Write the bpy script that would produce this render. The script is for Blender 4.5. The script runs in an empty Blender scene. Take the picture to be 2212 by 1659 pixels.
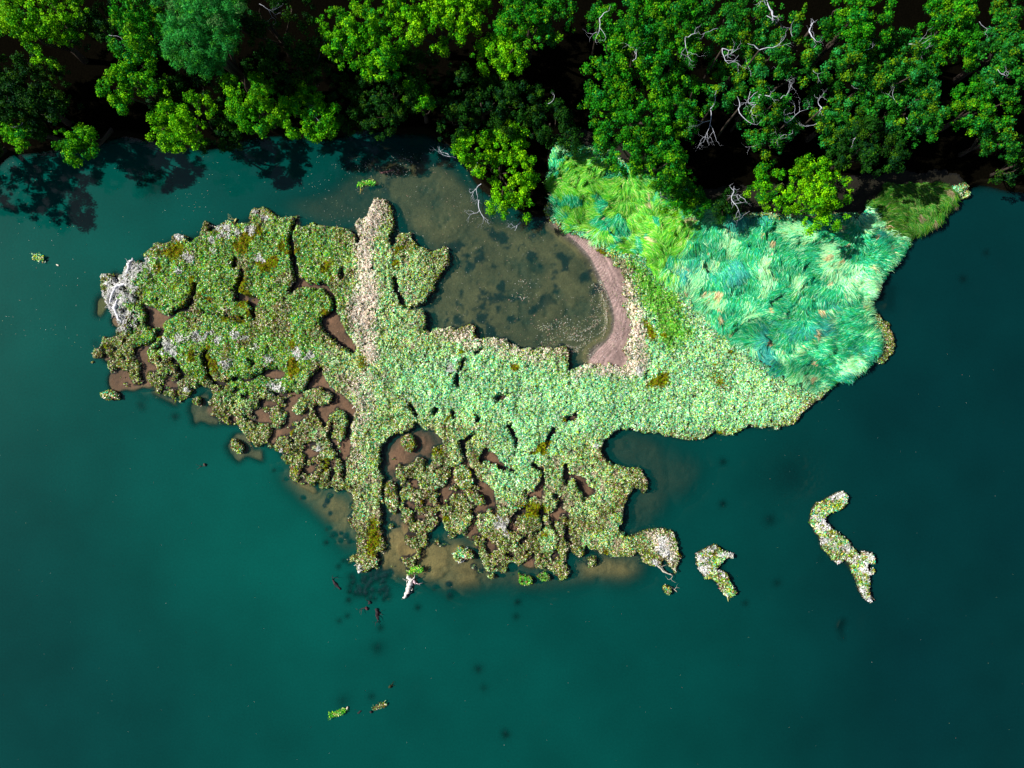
import bpy, math
import numpy as np
R = np.random.default_rng(7)
C = bpy.context.scene.collection
rad = math.radians
# ------------------------------------------------------------------ camera, sky, sun, exposure
H = 75.0                                   # flying height over the water, metres
S = 0.05                                   # metres per unit of the survey sheet (2212 x 1659) at water level
W0, H0 = 2212.0, 1659.0
cam = bpy.data.cameras.new('camera'); camo = bpy.data.objects.new('camera', cam); C.objects.link(camo)
camo.location = (0, 0, H); camo.rotation_euler = (0, 0, 0)
cam.sensor_fit = 'HORIZONTAL'; cam.sensor_width = 36; cam.lens = 36 * H / (W0 * S)
cam.clip_start = 0.5; cam.clip_end = 9000
bpy.context.scene.camera = camo
SUN_EL, SX, SY = 43.0, 1.0, -0.17          # shadows fall towards (SX, SY)
w = bpy.data.worlds.new("World"); bpy.context.scene.world = w; w.use_nodes = True
nt = w.node_tree; bg = nt.nodes['Background']; sky = nt.nodes.new('ShaderNodeTexSky')
sky.sky_type = 'NISHITA'; sky.sun_disc = False; sky.sun_elevation = rad(SUN_EL)
sky.sun_rotation = math.atan2(-SX, -SY)
nt.links.new(sky.outputs[0], bg.inputs[0]); bg.inputs[1].default_value = 0.05
sl = bpy.data.lights.new('sun', 'SUN'); sl.energy = 5.0; sl.angle = rad(0.5); sl.color = (1, .96, .88)
so = bpy.data.objects.new('sun', sl); C.objects.link(so)
L = math.hypot(SX, SY); ce, se = math.cos(rad(SUN_EL)), math.sin(rad(SUN_EL))
import mathutils
so.rotation_euler = mathutils.Vector((SX/L*ce, SY/L*ce, -se)).to_track_quat('-Z', 'Y').to_euler()
so.location = (-60, 15, 60)
vs = bpy.context.scene.view_settings
vs.view_transform = 'Standard'; vs.look = 'None'; vs.gamma = 1; vs.exposure = 0.35

# ------------------------------------------------------------------ helpers
def P(px, py, z=0.0):
    k = S * (H - z) / H
    return ((px - W0/2) * k, (H0/2 - py) * k)
REG = {'A': (178, 400.4, .3339), 'B': (736.8, 400.4, .3339), 'C': (1295.5, 400.4, .3339), 'D': (178, 756.3, .3339),
       'E': (736.8, 800.8, .3339), 'F': (1384.5, 934.3, .295), 'G': (736.8, 0, .3339), 'H': (1473.6, 0, .3339),
       'I': (622.9, 1201.2, .2413), 'N': (0, 0, .3339), '-': (0, 0, 1)}
def pl(s):
    """'A 1,2 3,4 B 5,6' -> world points (sheet letters choose the survey tile)"""
    out = []; r = REG['-']
    for t in s.split():
        if t in REG: r = REG[t]; continue
        a, b = t.split(','); out.append(P(r[0] + float(a)*r[2], r[1] + float(b)*r[2]))
    return np.array(out)
_lat = {}
def vn(x, y, sc, seed=0, octv=3, gain=.5):
    x = np.asarray(x, float) / sc; y = np.asarray(y, float) / sc
    tot = 0; amp = 1; nrm = 0
    for o in range(octv):
        k = (seed, o)
        if k not in _lat: _lat[k] = np.random.default_rng(seed*31 + o*7 + 5).random((256, 256))
        g = _lat[k]; xi = np.floor(x).astype(int); yi = np.floor(y).astype(int)
        fx = x - xi; fy = y - yi; fx = fx*fx*(3-2*fx); fy = fy*fy*(3-2*fy)
        a = g[xi & 255, yi & 255]; b = g[(xi+1) & 255, yi & 255]; c = g[xi & 255, (yi+1) & 255]; d = g[(xi+1) & 255, (yi+1) & 255]
        tot = tot + amp*((a*(1-fx)+b*fx)*(1-fy) + (c*(1-fx)+d*fx)*fy); nrm += amp
        amp *= gain; x = x*2.03 + 11.7; y = y*2.03 + 5.3
    return tot / nrm
def sst(v, a, b):
    t = np.clip((v-a)/(b-a), 0, 1); return t*t*(3-2*t)
def inside(poly, X, Y):
    r = np.zeros(X.shape, bool)
    x0, y0 = poly.min(0); x1, y1 = poly.max(0)
    m = (X >= x0) & (X <= x1) & (Y >= y0) & (Y <= y1)
    xs, ys = X[m], Y[m]; q = np.zeros(xs.shape, bool); n = len(poly)
    for i in range(n):
        ax, ay = poly[i]; bx, by = poly[(i+1) % n]
        if ay == by: continue
        c = ((ay > ys) != (by > ys)) & (xs < (bx-ax)*(ys-ay)/(by-ay) + ax); q ^= c
    r[m] = q; return r
def near(line, wid, X, Y):
    r = np.zeros(X.shape, bool)
    for (ax, ay), (bx, by) in zip(line[:-1], line[1:]):
        m = (X > min(ax, bx)-wid) & (X < max(ax, bx)+wid) & (Y > min(ay, by)-wid) & (Y < max(ay, by)+wid)
        xs, ys = X[m], Y[m]; dx, dy = bx-ax, by-ay
        t = np.clip(((xs-ax)*dx + (ys-ay)*dy)/(dx*dx+dy*dy+1e-9), 0, 1)
        r[m] |= np.hypot(xs-ax-t*dx, ys-ay-t*dy) < wid
    return r
def blur(a, sig):
    n = max(1, int(3*sig)); k = np.exp(-.5*(np.arange(-n, n+1)/sig)**2); k /= k.sum()
    def ax(m):
        p = np.pad(m, ((0, 0), (n, n)), mode='edge'); o = np.zeros_like(m)
        for i in range(2*n+1): o += k[i]*p[:, i:i+m.shape[1]]
        return o
    return ax(ax(a.astype(float)).T).T

def tag(o, label=None, cat=None, group=None, kind=None):
    if label: o['label'] = label
    if cat: o['category'] = cat
    if group: o['group'] = group
    if kind: o['kind'] = kind
    return o
def empty(name, loc):
    o = bpy.data.objects.new(name, None); o.location = loc; o.empty_display_size = .3; C.objects.link(o); return o
def mesh(name, V, F, mat, col=None, parent=None, smooth=True):
    """V (n,3) world; F list of equal-size faces (m,k); mesh origin at the parent's place"""
    V = np.asarray(V, np.float32).reshape(-1, 3); F = np.asarray(F, np.int32)
    if parent is not None: V = V - np.array(parent.matrix_basis.translation if parent.parent is None else WORLD(parent), np.float32)
    me = bpy.data.meshes.new(name); k = F.shape[1]
    me.vertices.add(len(V)); me.vertices.foreach_set('co', V.ravel())
    me.loops.add(F.size); me.loops.foreach_set('vertex_index', F.ravel())
    me.polygons.add(len(F)); me.polygons.foreach_set('loop_start', np.arange(0, F.size, k, dtype=np.int32))
    me.polygons.foreach_set('loop_total', np.full(len(F), k, np.int32))
    me.polygons.foreach_set('use_smooth', np.full(len(F), smooth, bool))
    if col is not None:
        at = me.color_attributes.new('Col', 'FLOAT_COLOR', 'POINT')
        c = np.ones((len(V), 4), np.float32); c[:, :3] = col; at.data.foreach_set('color', c.ravel())
    me.update(calc_edges=True); me.materials.append(mat)
    o = bpy.data.objects.new(name, me); C.objects.link(o)
    if parent is not None: o.parent = parent
    return o
def WORLD(o):
    v = mathutils.Vector((0, 0, 0))
    while o: v = v + o.location; o = o.parent
    return v
# ------------------------------------------------------------------ materials
def mat(name, rough=.7, spec=.3, transl=0, bump=0, bscale=10, vary=.25, col=None, vscale=6):
    m = bpy.data.materials.new(name); m.use_nodes = True; n = m.node_tree; b = n.nodes['Principled BSDF']
    b.inputs['Roughness'].default_value = rough; b.inputs['Specular IOR Level'].default_value = spec
    if col is None:
        a = n.nodes.new('ShaderNodeVertexColor'); a.layer_name = 'Col'; src = a.outputs[0]
    else:
        a = n.nodes.new('ShaderNodeRGB'); a.outputs[0].default_value = (*col, 1); src = a.outputs[0]
    tc = n.nodes.new('ShaderNodeTexCoord'); no = n.nodes.new('ShaderNodeTexNoise')
    no.inputs['Scale'].default_value = vscale; no.inputs['Detail'].default_value = 5
    n.links.new(tc.outputs['Object'], no.inputs['Vector'])
    mr = n.nodes.new('ShaderNodeMapRange'); mr.inputs[1].default_value = .3; mr.inputs[2].default_value = .7
    mr.inputs[3].default_value = 1-vary; mr.inputs[4].default_value = 1+vary
    n.links.new(no.outputs[0], mr.inputs[0])
    mx = n.nodes.new('ShaderNodeVectorMath'); mx.operation = 'SCALE'
    n.links.new(src, mx.inputs[0]); n.links.new(mr.outputs[0], mx.inputs['Scale'])
    n.links.new(mx.outputs[0], b.inputs['Base Color'])
    if bump:
        bt = n.nodes.new('ShaderNodeTexNoise'); bt.inputs['Scale'].default_value = bscale; bt.inputs['Detail'].default_value = 6
        n.links.new(tc.outputs['Object'], bt.inputs['Vector'])
        bp = n.nodes.new('ShaderNodeBump'); bp.inputs['Strength'].default_value = 1; bp.inputs['Distance'].default_value = bump
        n.links.new(bt.outputs[0], bp.inputs['Height']); n.links.new(bp.outputs[0], b.inputs['Normal'])
    if transl:
        t = n.nodes.new('ShaderNodeBsdfTranslucent'); mi = n.nodes.new('ShaderNodeMixShader'); mi.inputs[0].default_value = transl
        n.links.new(mx.outputs[0], t.inputs[0]); n.links.new(b.outputs[0], mi.inputs[1]); n.links.new(t.outputs[0], mi.inputs[2])
        n.links.new(mi.outputs[0], n.nodes['Material Output'].inputs[0])
    return m
M_leaf = mat('leaf', .6, .08, .2, vary=.15)
M_marsh = mat('marsh_leaf', .8, .05, .08, vary=.15)
M_reed = mat('reed_blade', .6, .12, .12, vary=.12)
M_soil = mat('wet_soil', .75, .3, 0, .05, 6, .2)
M_floor = mat('leaf_litter', .95, 0, 0, .05, 5, .3)
M_bark = mat('bark', .85, .2, 0, .03, 8, .3, (.06, .045, .035))
M_dead = mat('bleached_wood', .7, .2, 0, .01, 12, .3, (.52, .54, .62))
M_wood = mat('weathered_wood', .8, .2, 0, .02, 14, .4)
M_fleck = mat('floating_fleck', .6, .3, 0, vary=.2)

# ------------------------------------------------------------------ survey outlines (sheet units)
OUT = pl("""A 110,640 120,600 150,575 200,580 235,600 275,560 285,500 310,465 350,475 385,500 410,530 425,440 460,390 490,365
530,385 575,365 600,325 650,305 685,325 700,375 720,370 760,335 790,320 780,290 775,255 810,240 845,265 850,310 890,300 885,260 930,225
985,240 1010,270 1040,270 1080,250 1110,245 1090,190 1110,150 1170,140 1230,145 1270,180 1290,215 1330,205 1370,195 1390,210 1385,240
1400,260 1430,245 1460,260 1490,240 1530,245 1560,275 1600,285 1650,265 1700,285 1750,290 1775,300 1780,240 1800,205 1850,190 1860,140
1880,90 1895,50 1930,80 1970,110 2000,160 2015,230 2030,290 2015,340 2010,380 2020,405
B 370,380 385,320 420,295 460,305 490,350 520,405 560,430 610,425 650,400 685,405 690,450 690,520 670,560 635,590 630,630 600,690
560,730 520,765 450,775 410,790 480,785 530,800 550,850 545,900 520,940 570,950 640,940 700,930 750,950 790,925 840,915 880,940 905,990
920,1020 915,1060 925,1060 930,1010 945,975 1000,990 1060,1010 1120,1040 1200,1045 1260,1055 1340,1045 1400,1055 1470,1060 1490,1080
1485,1120 1470,1160 1465,1210 1480,1235 1500,1190 1540,1185 1620,1165 1700,1160 1760,1165 1800,1195 1830,1150 1870,1140 1840,1100
1840,1030 1870,950 1855,880 1830,800 1835,700 1850,640 1800,560 1740,500 1690,440 1640,390 1590,350 1530,330 1460,300 1390,270
1350,240 G 1300,1370 1370,1300 1340,1200 1350,1100 1320,1020 1380,900 1500,860 - 1300,300 1500,420 1900,380 2040,380
H 1860,1240 1880,1280 1800,1310 1740,1330 1720,1345 1700,1390 1690,1410 1640,1430
C 2080,290 2010,310 1970,370 1960,410 1900,480 1880,520 1830,550 1790,600 1760,650 1730,700 1710,760 1710,800 1770,810 1810,830
1840,880 1860,940 1880,1000 1905,1050 1890,1090 1850,1130 1830,1160 1800,1140 1760,1110 1720,1130 1710,1180 1650,1220 1600,1270
1530,1300 1450,1340 1390,1390 1350,1430 1290,1500 1240,1540 1170,1550 1165,1610 1130,1590 1110,1560 1040,1570 960,1560 900,1590
830,1610 790,1625 740,1600 690,1630 640,1655 600,1630 540,1640 490,1640 430,1620
E 2110,435 2060,400 2010,405 1990,392 1940,400 1900,375 1850,385 1830,365 1780,375 1745,390 1730,430 1690,460 1680,500 1695,550 1720,595 1780,605 1850,615
1920,610 1950,660 1980,720 1965,770 1950,790 1900,760 1860,750 1870,800 1850,840 1835,870 1830,940 1810,970 1790,990 1800,1030
1850,1050 1910,1045 1980,1020 2060,1015 2130,1025 2170,1060 2190,1120 2210,1190 2200,1250 2170,1330 2140,1320 2110,1240 2080,1180 2070,1250 2040,1270
1960,1260 1940,1210 1900,1170 1860,1200 1820,1190 1760,1180 1700,1175 1620,1150 1560,1110 1570,1190 1560,1240 1530,1230 1500,1180
1480,1120 1465,1150 1465,1230 1490,1290 1460,1340 1420,1330 1380,1300 1300,1300 1240,1260 1200,1240 1150,1290 1120,1260 1100,1240
1080,1290 1040,1310 1010,1280 960,1300 920,1280 900,1200 880,1140 850,1060 800,1070 740,1090 700,1080 680,1040 640,1000 600,1030 555,1030 560,1090 550,1160
560,1200 520,1220 500,1250 480,1280 440,1300 400,1260 370,1180 360,1150 390,1110 420,1090 430,1050 390,990 400,930 380,900 385,850
390,780 385,700 340,680 330,640 360,625 420,620 480,610 500,560 530,545 570,600 600,590 580,540 590,510 650,500 640,450 610,400
600,375 540,385 500,340 490,290 480,320 450,370 400,410 350,420 300,430 270,480 260,560 250,640 285,680 275,760 275,880 265,950
270,1010 270,1080 290,1150 270,1165 240,1170 240,1290 200,1290 130,1300 100,1280 95,1210 125,1180 110,1110 100,1060 60,1000
80,920 60,880 80,840 50,780
D 1700,940 1660,910 1610,900 1550,890 1500,860 1440,870 1380,860 1350,810 1330,750 1300,710 1260,690 1230,650 1180,600 1150,630
1100,610 1080,550 1040,540 1000,500 940,490 880,480 840,420 810,380 820,310 850,270 800,230 760,200 740,260 700,300 650,325
590,310 520,300 480,240 430,200 400,130 385,150 385,200 350,240 300,240 280,190 270,230 230,270 205,210 200,150 170,90 150,50
100,60 100,20 A 130,1000 130,965 160,990 220,980 240,940 200,880 190,820 160,770 140,720 115,680""")
POOLS = [pl(s) for s in (
 "A 1400,590 1440,620 1490,655 1400,665",
 "A 1555,870 1600,840 1640,820 1670,850 1680,900 1710,960 1745,990 1770,1020 1775,1070 1750,1085 1710,1050 1660,1030 1620,980 1570,940 1550,900",
 "A 1005,705 1050,700 1085,735 1010,750", "A 1110,730 1155,735 1140,790 1115,770",
 "A 385,760 440,790 480,800 530,830 600,840 570,870 530,890 510,910 440,920 420,860 440,850",
 "A 345,1060 410,1045 430,1090 380,1130 350,1100",
 "A 1180,1195 1290,1190 1325,1220 1310,1245 1250,1260 1190,1240", "A 1090,1120 1125,1135 1105,1175",
 "D 1560,110 1580,190 1600,240 1690,290 1750,350 1770,380 1760,430 1740,450 1700,400 1640,370 1600,440 1570,500 1520,400 1540,350 1610,340 1615,300 1560,260 1500,250 1400,298 1450,260 1490,170",
 "D 1680,600 1740,560 1740,660 1700,700 1680,640", "D 1110,385 1160,385 1210,420 1180,470 1150,480 1120,430 1095,405",
 "D 570,150 610,160 560,220 540,240 545,190", "D 1400,780 1440,750 1520,765 1500,800",
 "E 620,820 670,780 780,775 800,800 730,800 660,850 635,850",
 "E 950,500 990,540 1050,590 1090,620 1140,660 1100,655 1010,610 930,575 905,600 910,560 935,500",
 "E 870,690 930,730 985,760 1000,850 960,870 910,880 935,820 880,740",
 "E 1050,370 1100,340 1120,400 1145,440 1130,515 1118,440 1095,395",
 "E 1455,670 1570,675 1585,740 1650,770 1640,790 1590,825 1560,830 1550,770 1500,700 1460,710",
 "E 1250,770 1290,720 1320,720 1305,830 1270,815", "E 1130,1110 1190,1075 1205,1090 1170,1135",
 "E 1000,180 1030,150 1100,142 1060,175 1010,205", "E 1455,312 1530,260 1538,292 1480,325", "E 940,1080 1000,1120 1000,1160 960,1190 940,1140",
 "E 1180,1250 1230,1180 1260,1190 1250,1270","E 600,240 640,250 600,290")]
CHAN = [(pl(s), wd) for s, wd in (
 ("A 1388,225 1364,300 1368,420 1385,520 1396,610 1380,670 1352,690", .17), ("A 1440,650 1530,658 1570,640 1600,690 1640,730 1637,810", .19),
 ("A 1000,480 1000,540", .08), ("A 1046,540 1040,600 1012,660 1015,710", .11), ("A 1085,735 1105,770 1125,865", .14),
 ("A 590,838 640,815 700,785 735,710 748,650", .13), ("A 530,890 520,940 480,1000 430,1050", .13),
 ("A 660,818 800,825 950,840 1000,862 1060,862", .08), ("A 425,1085 400,1160 400,1240 450,1290", .2),
 ("A 815,1062 800,1110 820,1160 830,1230 870,1280 930,1292 1000,1245 1080,1262 1170,1220 1190,1200", .15),
 ("D 1410,290 1340,320 1338,430 1310,500 1260,560 1230,600", .18), ("D 1740,440 1725,540 1690,600", .2), ("D 1700,680 1700,830", .12),
 ("D 1620,470 1600,560 1640,640 1670,690", .11), ("D 1400,800 1450,760 1560,725", .14),
 ("E 860,418 785,460 803,520 815,592 735,630 705,700 715,740 640,775", .16), ("E 810,600 850,640 872,720 900,750 940,820", .17),
 ("E 930,872 866,905 855,1050", .18), ("E 1456,615 1446,715", .17), ("E 1390,370 1345,420 1325,495", .12),
 ("E 762,0 742,60 762,105", .11), ("E 1462,900 1456,1080 1492,1100", .12), ("E 450,215 492,290", .15),
 ("B 800,1130 765,1200 748,1290", .09), ("B 350,610 378,710 415,785", .13), ("B 915,1050 880,1085", .1),
 ("E 1240,600 1310,640 1300,720", .09), ("E 480,940 480,1010", .1), ("E 1140,900 1100,960", .09), ("E 725,260 730,300", .12),
 ("A 1690,540 1682,610", .1), ("A 1775,300 1785,370", .1), ("A 200,560 250,640 310,700 380,740", .07), ("E 880,320 890,300",.1))]
ISLETS = [  # outline, height, label
 ("big", pl("F 1240,620 1250,560 1290,505 1340,500 1400,455 1470,430 1490,450 1490,520 1440,560 1390,570 1350,600 1330,640 1400,700 1450,750 1500,780 1540,840 1590,890 1640,865 1690,880 1710,930 1690,960 1640,950 1650,1000 1700,990 1700,1020 1660,1050 1665,1110 1650,1150 1680,1210 1680,1240 1620,1210 1590,1160 1570,1060 1530,1010 1530,950 1470,920 1440,960 1390,930 1370,880 1310,850 1310,770 1270,720 1235,660"), "long zigzag islet of sage plants standing alone in the right-hand water"),
 ("small", pl("F 400,890 470,850 540,820 600,855 660,880 670,915 620,905 570,950 540,1000 590,1005 640,1050 670,1110 695,1160 680,1195 640,1200 600,1180 560,1120 520,1065 460,1070 440,1020 395,950"), "short olive chevron-shaped islet with a yellow tip, between the marsh and the long zigzag islet"),
 ("oval", pl("E 390,460 410,410 450,400 485,440 485,490 450,535 410,500"), "small oval olive tussock islet alone in the brown pool of the central creek"),
 ("lozenge", pl("E 290,740 320,705 355,740 375,800 375,870 355,930 310,900 290,850"), "narrow upright tussock islet squeezed in the creek beside the long straight spit"),
 ("ring", pl("E 725,1170 760,1140 820,1150 870,1190 840,1215 790,1205 770,1240 730,1215"), "small pale hooked islet on the sandy shallows below the marsh"),
 ("scrap", pl("A 120,1350 180,1325 250,1340 240,1380 180,1390"), "scrappy dark islet with a white top at the far left lower tip of the marsh"),
 ("crumb1", pl("D 720,320 750,295 775,320 765,365 735,350"), "tiny grey-green tussock on the muddy shoal off the marsh's lower left edge"),
 ("crumb2", pl("D 965,590 1000,570 1050,620 1030,670 980,640"), "small dark green tussock on a brown shoal along the diagonal lower left edge"),
 ("crumb3", pl("D 1350,740 1385,725 1415,770 1400,830 1365,800"), "round pale-topped tussock near the sandy shallows left of the long spit"),
 ("stub1", pl("E 935,1335 950,1315 985,1308 992,1330 960,1345"), "very small yellow-grey tussock offshore at the marsh's lower middle"),
 ("stub2", pl("E 1150,1300 1170,1320 1230,1325 1240,1360 1200,1382 1160,1370"), "yellow mossy clump at the lowest point of the marsh's bottom fringe"),
 ("stub3", pl("E 1265,1330 1290,1305 1345,1310 1350,1345 1300,1362"), "yellow-green clump just right of the lowest mossy clump on the bottom fringe"),
 ("eastball", pl("F 150,1130 180,1105 225,1130 215,1180 180,1190"), "dark round tussock below the hooked lower right arm of the marsh"),
 ("isleE", pl("E 730,640 780,605 830,615 862,700 845,750 790,765 735,720"), "rounded tussock islet ringed by narrow creeks in the lower marsh"),
 ("isleE2", pl("E 805,770 840,755 925,810 935,850 890,870 830,830"), "small slanted tussock islet between brown pools, below the rounded one"),
]
LAND = pl("""- -400,520 -160,470 -50,395 0,335 100,318 200,325 250,290 330,300 420,325 500,300 640,300 760,290 900,290 960,310 1000,350 1040,400 1090,440 1150,462 1185,470
1215,440 1220,350 1300,340 1420,420 1500,470 1700,485 1880,490 1950,450 2060,415 2110,395 2212,405 2700,420 2700,-900 -400,-900""")
BEACH = pl("""B 1330,255 1400,300 1470,350 1540,410 1600,480 1640,560 1680,650 1720,740 1755,850 1752,930 1710,1010 1640,1035 1600,1090 1600,1160
1700,1190 1800,1230 1900,1180 1900,1000 1900,880 1870,780 1880,640 1800,520 1700,400 1590,320 1450,270 1350,225""")
SHOAL = [(pl("- 760,345 900,330 1000,370 1060,470 1180,490 1260,520 1330,620 1345,780 1240,800 1200,790 900,730 880,640 960,560 860,480 850,430 800,410"), -.42),
 (pl("- 560,425 700,425 780,340 860,420 800,480 700,490"), -.72),
 (pl("D 1210,745 1320,770 1500,880 1700,930 1780,1030 1790,1180 1780,1330 1690,1320 1600,1180 1470,1020 1290,870"), -.3),
 (pl("E 240,950 400,1000 560,1050 700,1090 880,1100 900,1250 1000,1310 1150,1300 1500,1320 1600,1180 1900,1200 2000,1280 1900,1370 1700,1330 1500,1380 1300,1390 1100,1380 950,1380 750,1430 600,1370 500,1360 350,1340 130,1330 120,1250"), -.2),
 (pl("A 70,860 85,720 110,680 170,760 140,840 100,870"), -.15), (pl("D 920,600 960,540 1060,530 1100,640 1190,640 1160,700 1060,690 1010,730 930,650"), -.16),
 (pl("D 430,260 480,220 560,300 640,310 620,350 520,340"), -.2), (pl("D 670,340 740,290 800,260 850,420 900,490 760,460 740,490 680,430"), -.17),
 (pl("E 1680,380 1880,380 2060,450 2160,620 2150,800 2040,1000 1780,1060 1780,980 1840,800 1950,700 1900,600 1690,600"), -.75), (pl("A 320,1270 400,1270 470,1350 410,1420 340,1360"), -1.0),
 (pl("F 1440,1400 1510,1370 1470,1450 1500,1530 1460,1500"), -.2), (pl("C 1720,720 1780,650 1900,640 1900,800 1780,800"), -.95), (pl("D 370,350 410,340 410,390 375,400"), -.2),
 (pl("F 60,130 300,150 480,240 420,440 200,520 40,420"), -1.0), (pl("A 70,990 110,990 100,1040 70,1020"), -.25), (pl("F 1290,930 1310,880 1340,890 1310,930"), -.15),
 (BEACH, -.05), (pl("E 270,480 300,420 500,330 660,480 600,620 400,650 400,1100 270,1100 250,640"), -.13), (pl("D 1320,740 1500,840 1560,940 1480,940 1380,880"), -.2)]
# ------------------------------------------------------------------ terrain raster
st = .14
gx = np.arange(-62, 62+st, st); gy = np.arange(-48, 56, st)
X, Y = np.meshgrid(gx, gy)
wx = X + (vn(X, Y, 1.5, 1)-.5)*.8 + (vn(X, Y, .75, 3, 4, .7)-.5)*1.15; wy = Y + (vn(X, Y, 1.5, 2)-.5)*.8 + (vn(X, Y, .75, 4, 4, .7)-.5)*1.15
wx2 = X + (vn(X, Y, .5, 5, 2)-.5)*.35; wy2 = Y + (vn(X, Y, .5, 6, 2)-.5)*.35
marsh = inside(OUT, wx, wy)
holes = np.zeros(X.shape, bool)
for p in POOLS:
    c_ = p.mean(0); d_ = p-c_; holes |= inside(c_ + d_*(1+.16/(np.hypot(*d_.T)[:, None]+.05)), wx2, wy2)
for l, wd in CHAN: holes |= near(l, wd+.12, wx2, wy2)
crk = zone0 = np.maximum.reduce([blur(inside(pl(q), X, Y), 1.5/st) for q in (
    "- 200,700 330,640 420,850 620,830 760,930 760,1240 600,1060 420,950 220,890", "E 240,640 640,560 1000,760 1500,760 1520,1060 1640,1200 1500,1400 900,1400 300,1350")])
nr = np.abs(vn(X + 2*vn(X, Y, 2, 17), Y, 1.7, 18, 2, .4)-.5)
crack = (nr < .058*sst(crk, .3, .8)*(.2+1.6*vn(X, Y, 3, 19, 2))) | ((vn(X, Y, 1.3, 20, 2) >.735-.04*crk) & (crk > .5))
holes |= crack & marsh
marsh &= ~holes
isl = np.zeros(X.shape, int)
for i, (nm, p, lab) in enumerate(ISLETS):
    q = inside(p, wx2, wy2)
    if nm in ('isleE', 'isleE2'): marsh &= ~inside(p + (p-p.mean(0))*.16, wx2, wy2)
    seed = np.zeros_like(q); qi = np.argwhere(q)      # keep one connected mound per islet
    cj, ci = (p[:, 1].mean()-gy[0])/st, (p[:, 0].mean()-gx[0])/st
    k = qi[np.argmin(((qi-[cj, ci])**2).sum(1))]; j0, i0 = qi.min(0); j1, i1 = qi.max(0)+1
    sub = q[j0:j1, i0:i1]; g = np.zeros_like(sub); g[k[0]-j0, k[1]-i0] = True
    while True:
        h = g.copy(); h[1:] |= g[:-1]; h[:-1] |= g[1:]; h[:, 1:] |= g[:, :-1]; h[:, :-1] |= g[:, 1:]; h &= sub
        if h.sum() == g.sum(): break
        g = h
    seed[j0:j1, i0:i1] = g; isl[seed] = i+1
ring = blur(marsh, 1.1/st)
marsh |= (ring > .10) & (ring < .6) & (crk > .25) & (vn(X, Y, .85, 22, 3) > .66) & ~blur(holes, .3/st).astype(bool) & (blur(isl > 0, .4/st) < .02)
marsh &= isl == 0
land = inside(LAND, X + (vn(X, Y, 3, 8)-.5)*2.5, Y + (vn(X, Y, 3, 9)-.5)*2.5)
beach = inside(BEACH, wx2, wy2) & ~marsh
bm = blur(marsh | (isl > 0), 1/st*1.0)
DP = 4.0; KW = 1.15      # depth of the channel; how fast silt hides the bed, per metre
z = np.full(X.shape, -DP)
z = z + (DP-.5)*sst(bm, .14, .55)
z = np.maximum(z, -DP + (DP-.08)*sst(blur(holes, .5/st), .0, .3)**.5)
for p, d in SHOAL:
    s = blur(inside(p, wx, wy), (.5 if p is BEACH else 1.15 if np.ptp(p[:, 0]) > 6 or np.ptp(p[:, 1]) > 6 else .3)/st)
    s = np.clip(s*1.25, 0, 1)*(1 if p is BEACH else np.clip(.55+.9*vn(X, Y, 1.6, 16, 4, .6), 0, 1)); z = np.maximum(z, np.log(np.maximum(s, 1e-4)*math.exp(KW*d))/KW)
z = z + (vn(X, Y, 4, 11)-.5)*.25*sst(-z, .1, .5)
z = np.minimum(z, -.05 - .07*vn(X, Y, 2, 12))
SPOTS = []   # submerged stones and weed clumps: x, y, radius, top depth
for s, r, d in (("I 1440,265", .35, .2), ("I 1305,295", .3, .3), ("I 1450,350", .5, .3), ("I 1160,460", .3, .3), ("I 800,820", .6, .55), ("I 825,640", .35, .4), ("I 530,535", .3, .45),
    ("I 455,580", .3, .5), ("I 450,90", .3, .35), ("I 1700,1010", .4, .4), ("I 1945,1595", .45, .3), ("I 1750,1180", .35, .8), ("I 745,1260", .35, .55), ("I 490,1300", .6, .8), ("I 2055,410", .35, .3), ("I 2040,540", .3, .5),
    ("F 600,215", .35, .35), ("F 600,520", .35, .3), ("F 945,640", .6, .55), ("F 765,1250", .3, .5), ("F 995,1100", .4, .7), ("F 1100,330", 1.8, 1.0), ("N 1000,1200", 1.1, .4), ("N 950,1170",.8,.55), ("N 1250,1720",.3,.4),
    ("D 1300,840", .2, .2), ("D 1415,960", .25, .2), ("D 1580,980", .3, .1), ("D 1560,1010", .2, .2), ("D 1600,1060", .22, .2), ("D 1580,1160", .25, .25), ("D 1620,1200", .35, .25), ("D 1580,1245", .3, .2), ("D 1665,1190", .22, .2),
    ("D 1700,1210", .35, .25), ("D 1720,1245", .3, .2), ("D 1690,1360", .3, .3), ("D 1730,1360", .5, .25), ("D 1660,1240", .3, .3), ("D 1240,780", .25, .25), ("D 600,430", .4, .35), ("- 2130,1675", .3, .5), ("- 2080,603", .35, .5), ("- 2130,545", .3, .6)):
    q = pl(s)[0]; SPOTS.append((q[0], q[1], r, d))
rs = np.random.default_rng(3); SPOTS = [(a_, b_, c_*1.25, d_) for a_, b_, c_, d_ in SPOTS]
for _ in range(60):    # weed on the sandy shelf under the spit
    q = pl("I %f,%f" % (rs.uniform(540, 900), rs.uniform(120, 400)))[0]; SPOTS.append((q[0], q[1], rs.uniform(.25, .7), rs.uniform(.12, .35)))
spot = np.zeros(X.shape)
for x, y, r, d in SPOTS:
    i0, i1 = np.searchsorted(gx, [x-3*r, x+3*r]); j0, j1 = np.searchsorted(gy, [y-3*r, y+3*r])
    sx, sy = X[j0:j1, i0:i1], Y[j0:j1, i0:i1]
    g = np.exp(-((sx-x)**2+(sy-y)**2)/(r*r)*(.6+.9*vn(sx, sy, .4, 15, 2)))
    spot[j0:j1, i0:i1] = np.maximum(spot[j0:j1, i0:i1], g)
    z[j0:j1, i0:i1] = np.maximum(z[j0:j1, i0:i1], -DP + (DP-d)*g**.3)
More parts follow.
